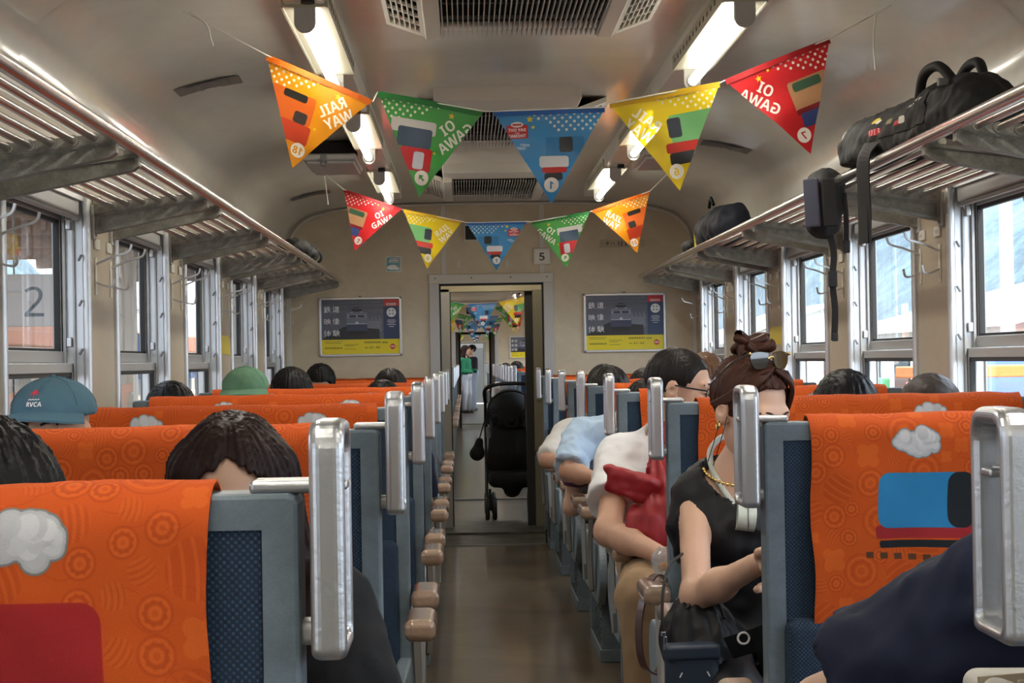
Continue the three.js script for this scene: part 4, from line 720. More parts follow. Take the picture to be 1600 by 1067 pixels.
// ================================================================ people: distance fields meshed as smooth skins
function isoMesh(f, lo, hi, h) {
  const n = [0, 1, 2].map((c) => Math.ceil((hi[c] - lo[c]) / h) + 1), [nx, ny, nz] = n, v = new Float32Array(nx * ny * nz), cell = new Int32Array(nx * ny * nz).fill(-1), pos = [], idx = [];
  let q = 0; for (let k = 0; k < nz; k++) for (let j = 0; j < ny; j++) for (let i = 0; i < nx; i++) v[q++] = f(lo[0] + i * h, lo[1] + j * h, lo[2] + k * h);
  const O = [0, 1, nx, nx + 1, nx * ny, nx * ny + 1, nx * ny + nx, nx * ny + nx + 1], E = [[0, 1], [0, 2], [0, 4], [1, 3], [1, 5], [2, 3], [2, 6], [3, 7], [4, 5], [4, 6], [5, 7], [6, 7]];
  for (let k = 0; k < nz - 1; k++) for (let j = 0; j < ny - 1; j++) for (let i = 0; i < nx - 1; i++) {
    const b = i + nx * (j + ny * k); let m = 0; for (let c = 0; c < 8; c++) if (v[b + O[c]] < 0) m |= 1 << c;
    if (m === 0 || m === 255) continue;
    let x = 0, y = 0, z = 0, cnt = 0;
    for (const [a, c] of E) if (((m >> a) & 1) !== ((m >> c) & 1)) { const va = v[b + O[a]], t = va / (va - v[b + O[c]]); x += (a & 1) + ((c & 1) - (a & 1)) * t; y += ((a >> 1) & 1) + (((c >> 1) & 1) - ((a >> 1) & 1)) * t; z += (a >> 2) + ((c >> 2) - (a >> 2)) * t; cnt++; }
    cell[b] = pos.length / 3; pos.push(lo[0] + (i + x / cnt) * h, lo[1] + (j + y / cnt) * h, lo[2] + (k + z / cnt) * h);
  }
  const S = [1, nx, nx * ny];
  for (let k = 1; k < nz - 1; k++) for (let j = 1; j < ny - 1; j++) for (let i = 1; i < nx - 1; i++) {
    const b = i + nx * (j + ny * k), s0 = v[b] < 0;
    for (let a = 0; a < 3; a++) { if (s0 === (v[b + S[a]] < 0)) continue; const u = S[(a + 1) % 3], w = S[(a + 2) % 3], A = cell[b], B = cell[b - u], C = cell[b - u - w], D = cell[b - w]; if (A < 0 || B < 0 || C < 0 || D < 0) continue; s0 ? idx.push(A, B, C, A, C, D) : idx.push(A, C, B, A, D, C); }
  }
  const g = new THREE.BufferGeometry(); g.setAttribute('position', new THREE.Float32BufferAttribute(pos, 3)); g.setIndex(idx); g.computeVertexNormals(); return g;
}
// primitives: {t:'c',a,b,ra,rb} tapered capsule, {t:'e',c,r} ellipsoid; optional cut(x,y,z) keeps the side where it is negative; k = blend
const cap = (a, b, ra, rb = ra, k, cut) => ({ t: 'c', a, b, ra, rb, k, cut }), ell = (c, r, k) => ({ t: 'e', c, r, k });
function field(prims, K = .03, grow = 0, noise) {
  const L = prims.map((p) => {
    const lo = [], hi = [], m = .07 + grow; for (let c = 0; c < 3; c++) { if (p.t === 'c') { const r = Math.max(p.ra, p.rb); lo[c] = Math.min(p.a[c], p.b[c]) - r - m; hi[c] = Math.max(p.a[c], p.b[c]) + r + m; } else { lo[c] = p.c[c] - p.r[c] - m; hi[c] = p.c[c] + p.r[c] + m; } }
    return { ...p, lo, hi };
  });
  const f = (x, y, z) => {
    let d = 1;
    for (const p of L) {
      if (x < p.lo[0] || x > p.hi[0] || y < p.lo[1] || y > p.hi[1] || z < p.lo[2] || z > p.hi[2]) continue;
      let q;
      if (p.t === 'c') { const bx = p.b[0] - p.a[0], by = p.b[1] - p.a[1], bz = p.b[2] - p.a[2], px = x - p.a[0], py = y - p.a[1], pz = z - p.a[2], t = clamp((px * bx + py * by + pz * bz) / (bx * bx + by * by + bz * bz + 1e-9), 0, 1); q = Math.hypot(px - bx * t, py - by * t, pz - bz * t) - lerp(p.ra, p.rb, t); }
      else { const ax = (x - p.c[0]) / p.r[0], ay = (y - p.c[1]) / p.r[1], az = (z - p.c[2]) / p.r[2], k0 = Math.hypot(ax, ay, az), k1 = Math.hypot(ax / p.r[0], ay / p.r[1], az / p.r[2]); q = k1 < 1e-6 ? -Math.min(...p.r) : k0 * (k0 - 1) / k1; }
      q -= grow; if (p.cut) q = Math.max(q, p.cut(x, y, z));
      const k = p.k ?? K, h = Math.max(k - Math.abs(d - q), 0) / k; d = Math.min(d, q) - h * h * k * .25;
    }
    return noise && d < .05 ? d + noise(x, y, z) : d;
  };
  const lo = [9, 9, 9], hi = [-9, -9, -9]; lo.fill(1e9); hi.fill(-1e9); for (const p of L) for (let c = 0; c < 3; c++) { lo[c] = Math.min(lo[c], p.lo[c] + .04); hi[c] = Math.max(hi[c], p.hi[c] - .04); }
  f.lo = lo; f.hi = hi; return f;
}
const meshOf = (f, h) => isoMesh(f, f.lo, f.hi, h);
const add = (a, b, s = 1) => [a[0] + b[0] * s, a[1] + b[1] * s, a[2] + b[2] * s], mix = (a, b, t) => [lerp(a[0], b[0], t), lerp(a[1], b[1], t), lerp(a[2], b[2], t)];
const SKIN = { fair: [.60, .37, .26], tan: [.46, .25, .16], warm: [.53, .31, .21] };
function paint(g, fn) { const p = g.attributes.position, c = new Float32Array(p.count * 3); for (let i = 0; i < p.count; i++) c.set(fn(p.getX(i), p.getY(i), p.getZ(i)), i * 3); g.setAttribute('color', new THREE.BufferAttribute(c, 3)); return g; }
const skinMat = phy({ vertexColors: true, roughness: .5, sheen: .2, sheenColor: lin(.9, .6, .5), sheenRoughness: .5 });
const hairMat = (r, g, b) => phy({ color: lin(r, g, b), roughness: .45, specularIntensity: .32 });
const HAIR = { black: hairMat(.006, .0055, .006), dark: hairMat(.012, .009, .008), brown: hairMat(.02, .009, .008), auburn: hairMat(.05, .018, .011), light: hairMat(.12, .06, .03), grey: hairMat(.05, .04, .034) };
const HEADPRIMS = [ell([0, .032, -.012], [.075, .088, .096]), ell([0, -.03, .02], [.062, .085, .07]), ell([0, -.068, .03], [.05, .045, .055]), ell([0, -.098, .06], [.022, .02, .02]), ell([.036, -.03, .06], [.026, .03, .024]), ell([-.036, -.03, .06], [.026, .03, .024]), cap([-.034, .023, .08], [.034, .023, .08], .012)];
const HEADFINE = [cap([0, .012, .09], [0, -.028, .107], .008, .0125, .012), ell([.011, -.034, .098], [.009, .007, .01], .006), ell([-.011, -.034, .098], [.009, .007, .01], .006), ell([.031, .003, .077], [.016, .011, .014], .006), ell([-.031, .003, .077], [.016, .011, .014], .006), ell([0, -.0595, .092], [.021, .0055, .01], .004), ell([0, -.069, .0915], [.018, .0065, .01], .004), ell([.079, -.004, -.01], [.0085, .031, .019], .008), ell([-.079, -.004, -.01], [.0085, .031, .019], .008), ell([.074, -.024, -.004], [.008, .014, .012], .008), ell([-.074, -.024, -.004], [.008, .014, .012], .008)];
function headGeo(skin, cell, lips) {
  const f0 = field([...HEADPRIMS.map((p) => ({ ...p, k: .022 })), ...HEADFINE]);
  const f = (x, y, z) => { let d = f0(x, y, z); for (const s of [-1, 1]) { const q = Math.hypot((x - s * .09) / .6, (y + .002), (z + .006)) - .013; d = Math.max(d, -q); } return d; };
  return paint(isoMesh(f, [-.105, -.135, -.125], [.105, .135, .13], cell), (x, y, z) => { const l = z > .075 && Math.hypot(x / .024, (y + .064) / .013) < 1 && z > .088 ? 1 : 0; return l ? lips : skin; });
}
// hair shells in head space
const strand = (amp, fr) => (x, y, z) => { const a = Math.atan2(x, z + .01); return amp * (n2(a * fr, y * 3) + .55 * n2(a * fr * 3, y * 4 + 5)) + .0007 * Math.sin(a * 70 + 4 * n2(a * 5, y * 5)); };
function hairShort(vol, amp = .0028, line = .066, fr = 7) {
  const f0 = field([ell([0, .038, -.016], [.081 + vol, .092 + vol, .104 + vol])], .02, 0, strand(amp, fr));
  const f = (x, y, z) => { const h = z < -.035 ? -.078 : z < .022 ? lerp(-.078, -.012, sstep(-.035, .01, z)) : lerp(-.012, line, sstep(.02, .068, z)); return Math.max(f0(x, y, z), (h - y) * .8 + .002 * n2(x * 90, z * 90)); };
  return [f, [-.125, -.11, -.15], [.125, .165, .13]];
}
function hairLong(len, line = .05, vol = .006) {
  const side = (s) => [cap([s * .06, .05, 0], [s * .088, -.1, -.005], .035, .03, .03), cap([s * .088, -.1, -.01], [s * .085, -len, .02], .03, .02, .03)];
  const f0 = field([ell([0, .036, -.016], [.083 + vol, .096 + vol, .106 + vol]), ...side(1), ...side(-1), cap([0, .0, -.085], [0, -len * .9, -.075], .05, .04, .03), cap([.05, .0, -.07], [.05, -len * .95, -.06], .05, .035, .03), cap([-.05, .0, -.07], [-.05, -len * .95, -.06], .05, .035, .03)], .03, 0, strand(.003, 9));
  const f = (x, y, z) => { const part = .004 * Math.exp(-x * x / 3e-5) * (z > -.04 ? 1 : 0); let d = f0(x, y, z) + part; const fx = Math.abs(x); const face = Math.max(fx - .056 + .006 * n2(y * 30, 3), y - line + .75 * fx - .004 * n2(x * 60, 1), -(z - .03)); return Math.max(d, -face); };
  return [f, [-.15, -len - .05, -.17], [.15, .16, .13]];
}
function frameOf(yaw, pitch, roll = 0) { return new THREE.Matrix4().makeRotationFromEuler(new THREE.Euler(pitch, yaw, roll, 'YXZ')); }
// five-fingered hand from the wrist along d, palm turned to n, curled by c
function handPrims(w, d, n, c = .8, s = 1) {
  const D = V(...d).normalize(), N = V(...n).normalize(), S = V(0, 0, 0).crossVectors(D, N).normalize(), P0 = V(...w), out = [], A = (v) => [v.x, v.y, v.z];
  const at = (l, sd, nn) => A(P0.clone().addScaledVector(D, l * s).addScaledVector(S, sd * s).addScaledVector(N, nn * s));
  out.push(cap(at(.0, 0, 0), at(.045, 0, 0), .023 * s, .024 * s, .012), cap(at(.04, -.024, 0), at(.085, -.03, .002), .014 * s, .012 * s, .012), cap(at(.04, .0, 0), at(.09, .0, 0), .015 * s, .012 * s, .012), cap(at(.04, .02, 0), at(.082, .026, .002), .014 * s, .011 * s, .012));
  [[-.03, .074, 1], [-.01, .082, 1.08], [.01, .078, 1], [.028, .06, .82]].forEach(([sd, len, m]) => {
    let p = V(...at(.085, sd, .002)), dir = D.clone(); const seg = [.4, .33, .27];
    seg.forEach((q, i) => { const ax = S.clone(); dir.applyAxisAngle(ax, -c * [.6, 1, .7][i]); const e = p.clone().addScaledVector(dir, len * q * s); out.push(cap(A(p), A(e), (.0092 - i * .0008) * s, (.0086 - i * .0008) * s, .003)); p = e; });
  });
  let p = V(...at(.02, -.026, .008)), dir = D.clone().addScaledVector(S, -.8).addScaledVector(N, .35).normalize();
  [.038, .03, .024].forEach((l, i) => { const e = p.clone().addScaledVector(dir, l * s); out.push(cap(A(p), A(e), (.0115 - i * .001) * s, (.0105 - i * .001) * s, .006)); p = e; dir.lerp(D, .35).addScaledVector(N, .25 * c).normalize(); });
  return out;
}
const WORLD = (m, p) => { const v = V(...p).applyMatrix4(m); return [v.x, v.y, v.z]; };
const headCache = new Map();
/* o: base [x,z], face (yaw), pelvis y, lean [dx,dz], head [x,y,z], hyaw, hpitch, hs (head size), hair [fn,...], hairMat, skin, shirt mat, sleeve 0..1 (upper arm) or >1 (to the wrist), pants mat, arms {R:[elbow,wrist],L:[...]} in world */
function person(o) {
  const fine = o.fine, yaw = o.face ?? 0, F = [Math.sin(yaw), 0, Math.cos(yaw)], R = [Math.cos(yaw), 0, -Math.sin(yaw)], w = o.build ?? 1, [bx, bz] = o.base;
  const g = thing('person', o.label, 'person', [bx, 0, bz], 0, o.group), rel = (p) => [p[0] - bx, p[1], p[2] - bz];
  const pel = [0, .57, 0], head = rel(o.head), neckTop = add(head, F, -.012); neckTop[1] -= .075;
  const neck = o.neck ? rel(o.neck) : [lerp(pel[0], head[0], .86) - F[0] * .04, head[1] - .165, lerp(pel[2], head[2], .86) - F[2] * .04], chest = mix(pel, neck, .68); chest[1] -= .0; chest[0] -= F[0] * .01; chest[2] -= F[2] * .01;
  const sw = (o.shoulder ?? .165) * w, shd = (s) => o.shoulders ? rel(o.shoulders[s > 0 ? 'L' : 'R']) : add([neck[0], neck[1] - .055, neck[2]], R, s * sw);
  const SL = shd(1), SR = shd(-1), hip = (s) => add(add(pel, R, s * .085), [0, -.02, 0]), kn = (s) => o.knees ? rel(o.knees[s > 0 ? 'L' : 'R']) : add(add([pel[0], .54, pel[2]], R, s * .11), F, .4), an = (s) => { const k = kn(s); return [k[0] + F[0] * .02, .09, k[2] + F[2] * .02]; };
  const arm = (s) => { const S = s > 0 ? SL : SR, a = o.arms?.[s > 0 ? 'L' : 'R']; return a ? [S, rel(a[0]), rel(a[1])] : [S, add(add([S[0], S[1] - .26, S[2]], R, s * .03), F, .06), add(add([pel[0], .6, pel[2]], R, s * .07), F, .26)]; };
  const torso = [cap(add(pel, R, -.06), add(pel, R, .06), .115 * w), cap(add(pel, [0, .1, 0]), chest, .112 * w, .118 * w), cap(add(chest, R, -.055), add(chest, R, .055), .112 * w, .112 * w), cap(add(SR, R, .03), add(SL, R, -.03), .062 * w, .062 * w), cap(chest, neck, .1 * w, .06)];
  const neckP = cap(neck, neckTop, .052 * (o.hs ?? 1), .05 * (o.hs ?? 1)), limbs = [], sleeves = [], legs = [], hands = [];
  for (const s of [-1, 1]) {
    const [S, E, W] = arm(s); limbs.push(cap(S, E, .046 * w, .038 * w), cap(E, mix(E, W, .35), .038 * w, .037 * w), cap(mix(E, W, .35), W, .037 * w, .025));
    const t = Math.min(o.sleeve ?? .6, 1), cu = mix(S, E, t), dir = V(E[0] - S[0], E[1] - S[1], E[2] - S[2]).normalize();
    if (o.sleeve !== 0) sleeves.push(cap(S, mix(S, E, Math.min(1, t + .15)), .056 * w, (o.loose ?? .058) * w, .03, o.sleeve > 1 ? null : (x, y, z) => (x - cu[0]) * dir.x + (y - cu[1]) * dir.y + (z - cu[2]) * dir.z)); if (o.sleeve > 1) sleeves.push(cap(E, W, .05 * w, .036 * w));
    const dd = [W[0] - E[0], W[1] - E[1], W[2] - E[2]]; hands.push(...handPrims(W, dd, o.palm?.[s > 0 ? 'L' : 'R'] ?? [-R[0] * s * .3, -1, -R[2] * s * .3], o.curl ?? .7, o.hs ?? 1));
    legs.push(cap(hip(s), kn(s), .088 * w, .062 * w), cap(kn(s), an(s), .06 * w, .042 * w));
  }
  const cell = fine ? .012 : .02, sk = SKIN[o.skin ?? 'fair'];
  const bodyF = field([...torso, neckP, ...limbs, ...legs].map((p) => ({ ...p, ra: p.ra * .97, rb: p.rb * .97 })), .035);
  const parts = [paint(meshOf(bodyF, cell), () => sk)];
  if (o.showHands) parts.push(paint(meshOf(field(hands, .008), .0035), () => sk)); else parts.push(paint(meshOf(field(hands, .01), .007), () => sk));
  const hm = frameOf(o.hyaw ?? yaw, o.hpitch ?? 0, o.hroll ?? 0), hs = o.hs ?? 1; hm.scale(V(hs, hs, hs)); hm.setPosition(...head);
  const ck = (o.skin ?? 'fair') + (fine ? 'f' : 'c') + (o.lips ? 'l' : ''); if (!headCache.has(ck)) headCache.set(ck, headGeo(sk, fine ? .003 : .005, o.lips ?? [sk[0] * .85, sk[1] * .62, sk[2] * .6]));
  parts.push(headCache.get(ck).clone().applyMatrix4(hm));
  const bodyG = mergeGeometries(parts.map((q) => { const r = new THREE.BufferGeometry(); r.setAttribute('position', q.attributes.position); r.setAttribute('normal', q.attributes.normal); r.setAttribute('color', q.attributes.color); r.setIndex(q.index); return r; }));
  M('body', bodyG, skinMat, g, false);
  const local = new THREE.Group(); local.applyMatrix4(hm);
  const onHead = (name, geo, mat) => { const q = merge(geo).clone().applyMatrix4(hm); return M(name, q, mat, g, false); };
  if (o.hair) { const [f, lo, hi] = o.hair; onHead('hair', isoMesh(f, lo, hi, fine ? .0035 : .006), o.hairMat); }
  for (const s of [-1, 1]) { onHead('eyelash', tube([[s * .017, .0, .0915], [s * .031, -.004, .0935], [s * .045, .001, .086]], .0016, 10, 5), HAIR.black); onHead('eyebrow', tube([[s * .014, .024, .0945], [s * .03, .03, .092], [s * .048, .024, .079]], .003, 10, 5), o.hairMat ?? HAIR.dark); }
  // clothes
  const nk = add(neck, F, .035), wr = (a) => (x, y, z) => a * n3(x * 9, y * 11, z * 9) + a * .6 * n3(x * 22 + 3, y * 18, z * 22);
  const shF0 = field([...torso, ...sleeves, cap(neck, mix(neck, neckTop, .3), .06, .055)], .03, o.puff ?? .012, wr(o.wrinkle ?? .005)), hem = o.hem ?? .45;
  const shF = (x, y, z) => Math.max(shF0(x, y, z), .03 * 0 + (hem - y), -(Math.hypot(x - nk[0], (y - nk[1] - .05) * .8, z - nk[2]) - (o.neckline ?? .085)));
  const sg = isoMesh(shF, shF0.lo, shF0.hi, fine ? .009 : .02); M(o.topName ?? 'shirt', sg, o.shirt, g, false);
  const pf = field([...legs, cap(add(pel, R, -.06), add(pel, R, .06), .118 * w)], .03, .012, wr(.004)); M('trousers', meshOf(pf, fine ? .012 : .02), o.pants, g, false);
  for (const s of [-1, 1]) { const a = an(s); M('shoe', meshOf(field([cap([a[0], .05, a[2]], add([a[0], .035, a[2]], F, .15), .042, .032), cap([a[0], .08, a[2]], [a[0], .05, a[2]], .042)], .02), .012), o.shoes ?? MAT.black, g, false); }
  g.userData.frame = undefined; delete g.userData.frame;
  return { g, hm, onHead, rel, arm, neck, chest };
}
const navyCloth = cloth(.004, .008, .03), whiteCloth = cloth(.72, .72, .74), blueCloth = cloth(.42, .55, .7), knit = std({ color: lin(.6, .58, .55), roughness: 1, bumpMap: weaveBump, bumpScale: .002 }), blackCloth = phy({ color: lin(.007, .007, .009), roughness: .55, specularIntensity: .6 }), khaki = cloth(.31, .2, .11), jeans = cloth(.05, .08, .16), darkPants = cloth(.012, .012, .018), greyCloth = cloth(.2, .2, .22), greenCloth = cloth(.02, .2, .1), plum = cloth(.1, .03, .06);
// ---- woman with a bun and sunglasses, facing us beside the aisle
{
  const P1 = person({ fine: true, showHands: true, label: 'woman with hair bun, sunglasses and sleeveless black top beside the aisle', base: [.46, -4.5], face: .25, head: [.468, 1.098, -4.38], neck: [.448, .945, -4.43], hs: .96, hyaw: .62, hpitch: .38, build: .86, shoulder: .16, shoulders: { R: [.345, .9, -4.45], L: [.6, .9, -4.47] },
    arms: { R: [[.318, .695, -4.2], [.432, .795, -3.98]], L: [[.66, .68, -4.3], [.5, .76, -4.0]] }, palm: { R: [.2, -.4, .9], L: [-.2, -.4, .9] }, skin: 'fair', lips: [.42, .07, .07], sleeve: 0, shirt: blackCloth, topName: 'sleeveless_top', puff: .02, wrinkle: .007, neckline: .1, pants: blackCloth, hair: hairShort(.002, .0026, .082, 12), hairMat: HAIR.auburn, knees: { R: [.38, .5, -4.1], L: [.58, .5, -4.1] }, curl: 1.0 });
  const curls = []; for (let i = 0; i < 9; i++) { const a = i * .7 + rnd(), r = .024 + rnd() * .01, t = []; for (let j = 0; j < 9; j++) { const b = j / 8 * 4.6 + i; t.push([.004 + Math.cos(a) * .022 + r * Math.cos(b) * .9, .142 + Math.sin(i * 1.9) * .012 + r * .55 * Math.sin(b + i), -.045 + Math.sin(a) * .02 + r * Math.sin(b) * .8]); } curls.push(tube(t, .0105, 22, 8)); }
  curls.push(sph(.036, [0, .135, -.045], [1, .75, 1])); P1.onHead('hair_bun', curls, HAIR.auburn);
  const locks = []; for (let i = 0; i < 9; i++) { const q = i / 8; locks.push(tube([[-.004 + q * .04, .122 - q * .006, .05], [.04 + q * .025, .092 - q * .01, .072 - q * .02], [.069 + q * .014, .03, .056 - q * .035], [.074 + q * .01, -.035 + q * .01, .036 - q * .035]], .0058, 18, 6)); if (i < 7) locks.push(tube([[-.012 - q * .03, .122 - q * .008, .05], [-.05 - q * .015, .09, .056 - q * .03], [-.078 - q * .004, .035, .016 - q * .03], [-.082, -.0, -.03 - q * .02]], .006, 16, 6)); }
  for (const [a, b] of [[-.078, -.01], [-.08, .012]]) locks.push(tube([[a, -.01, b], [a - .012, -.05, b + .012], [a - .006, -.1, b + .004], [a - .004, -.135, b]], .0014, 14, 4));
  P1.onHead('hair_lock', locks, HAIR.auburn);
  const lens = (s) => { const sh = new THREE.Shape(); sh.moveTo(-.026, .014); sh.quadraticCurveTo(0, .022, .026, .014); sh.quadraticCurveTo(.03, -.008, .014, -.02); sh.quadraticCurveTo(0, -.025, -.016, -.02); sh.quadraticCurveTo(-.031, -.006, -.026, .014); return xf(new THREE.ExtrudeGeometry(sh, { depth: .002, bevelEnabled: true, bevelSize: .0015, bevelThickness: .001, bevelSegments: 1, curveSegments: 8 }), [s * .034, .137, .022], [-.42, s * .12, 0]); };
  const sun = thing('sunglasses', 'black sunglasses with gold rims pushed up on the hair', 'sunglasses', [0, 0, 0]); sun.position.copy(P1.g.position);
  const onSun = (n, geo, m) => M(n, merge(geo).applyMatrix4(P1.hm), m, sun, false);
  onSun('lens', lens(-1), phy({ color: lin(.018, .014, .01), roughness: .06, clearcoat: 1 })); onSun('lens', lens(1), phy({ color: lin(.06, .035, .012), roughness: .06, clearcoat: 1 }));
  onSun('bridge', [tube([[-.01, .14, .026], [0, .146, .027], [.01, .14, .026]], .0025, 10, 6)], MAT.gold); onSun('hinge', [sph(.004, [-.064, .15, .018]), sph(.004, [.064, .15, .018])], MAT.gold);
  for (const s of [-1, 1]) onSun('temple', ribbon([[s * .064, .15, .016], [s * .085, .118, -.01], [s * .095, .075, -.035], [s * .093, .05, -.055]], .006, .003, 16, [0, 1, .4]), phy({ color: lin(.09, .06, .05), roughness: .2, clearcoat: 1 }));
  P1.onHead('earring', [new THREE.TorusGeometry(.008, .003, 8, 16).rotateY(1.2).translate(-.083, -.04, -.006)], MAT.gold);
  const fan = thing('neck_fan', 'pale green neckband fan worn by the woman with the bun', 'neck fan', [.46, 0, -4.5]), pale = std({ color: lin(.5, .54, .48), roughness: .4 });
  M('neckband', tube([[.085, .99, .02], [.06, 1.03, -.03], [-.02, 1.035, -.04], [-.072, 1.0, .03], [-.066, .935, .115], [-.03, .875, .155]], .0075, 30, 8), pale, fan);
  M('fan_head', xf(new THREE.CylinderGeometry(.03, .03, .042, 28), [-.012, .855, .165], [0, 0, 1.45]), pale, fan); M('fan_ring', xf(new THREE.TorusGeometry(.0302, .0016, 6, 28), [-.006, .856, .165], [0, 1.45, 0]), MAT.aluDark, fan);
  const nl = []; for (let i = 0; i < 30; i++) { const a = lerp(-.35, Math.PI + .35, i / 29); nl.push(sph(.0046, [-.012 + .082 * Math.cos(a), .962 - .035 * Math.max(0, Math.sin(a)) , .075 + .085 * Math.sin(a)], [1, 1, 1], 8)); }
  const nk = thing('necklace', 'short gold bead necklace on the woman with the bun', 'necklace', [.46, 0, -4.5]); M('beads', nl, MAT.gold, nk).userData.kind = 'stuff';
  // her bags
  const bk = thing('drawstring_bag', 'soft black gathered bag beside the seated woman', 'bag', [.32, .455, -4.2]);
  const bf = field([ell([0, .14, 0], [.085, .1, .09]), ell([.02, .1, .03], [.07, .09, .08])], .03, 0, (x, y, z) => .006 * n3(x * 30, y * 12, z * 30) + .008 * Math.sin(Math.atan2(x, z) * 9) * sstep(.12, .24, y)); M('pouch', meshOf(bf, .006), blackCloth, bk, false); M('drawstring', [tube([[-.03, .22, .04], [0, .245, .02], [.04, .23, .03], [.05, .2, .06]], .004, 16, 6)], MAT.black, bk);
  const sb = thing('shoulder_bag', 'small dark navy shoulder bag with light stitches at the picture bottom', 'bag', [.29, .47, -4.08], .15), nv = std({ color: lin(.018, .03, .05), roughness: .5 });
  M('body', rbox(.115, .13, .05, [0, .065, 0], .022, undefined, 4), nv, sb); M('flap', rbox(.118, .035, .058, [0, .125, 0], .01, undefined, 3), nv, sb); const stt = []; for (const [x, y] of [[-.03, .08], [.03, .08], [-.03, .03], [.03, .03]]) stt.push(rbox(.003, .012, .002, [x, y, .026], .001, [0, 0, x * y > .0015 ? .5 : -.5])); M('stitch', stt, cloth(.7, .7, .68), sb);
  M('strap', tube([[-.055, .13, 0], [-.062, .2, .0], [-.05, .26, -.03], [-.02, .3, -.09], [.03, .315, -.17]], .0035, 24, 6), MAT.black, sb); M('clasp', [rbox(.008, .03, .006, [-.057, .145, .002], .002), rbox(.01, .01, .008, [-.061, .165, .002], .002)], MAT.chrome, sb);
  const bz = thing('camera_strap', 'wide black strap with a round white emblem across her lap', 'strap', [.46, 0, -4.1]); M('webbing', ribbon([[-.09, .6, .02], [-.02, .63, .06], [.06, .68, .09]], .05, .004, 14, [0, 1, .3]), blackCloth, bz); M('emblem', [new THREE.TorusGeometry(.012, .0025, 6, 18).translate(-.062, .625, .05)], cloth(.7, .7, .68), bz); M('zip', tube([[.0, .8, .06], [-.012, .74, .08], [-.005, .68, .09]], .0035, 14, 5), MAT.gold, bz);
}
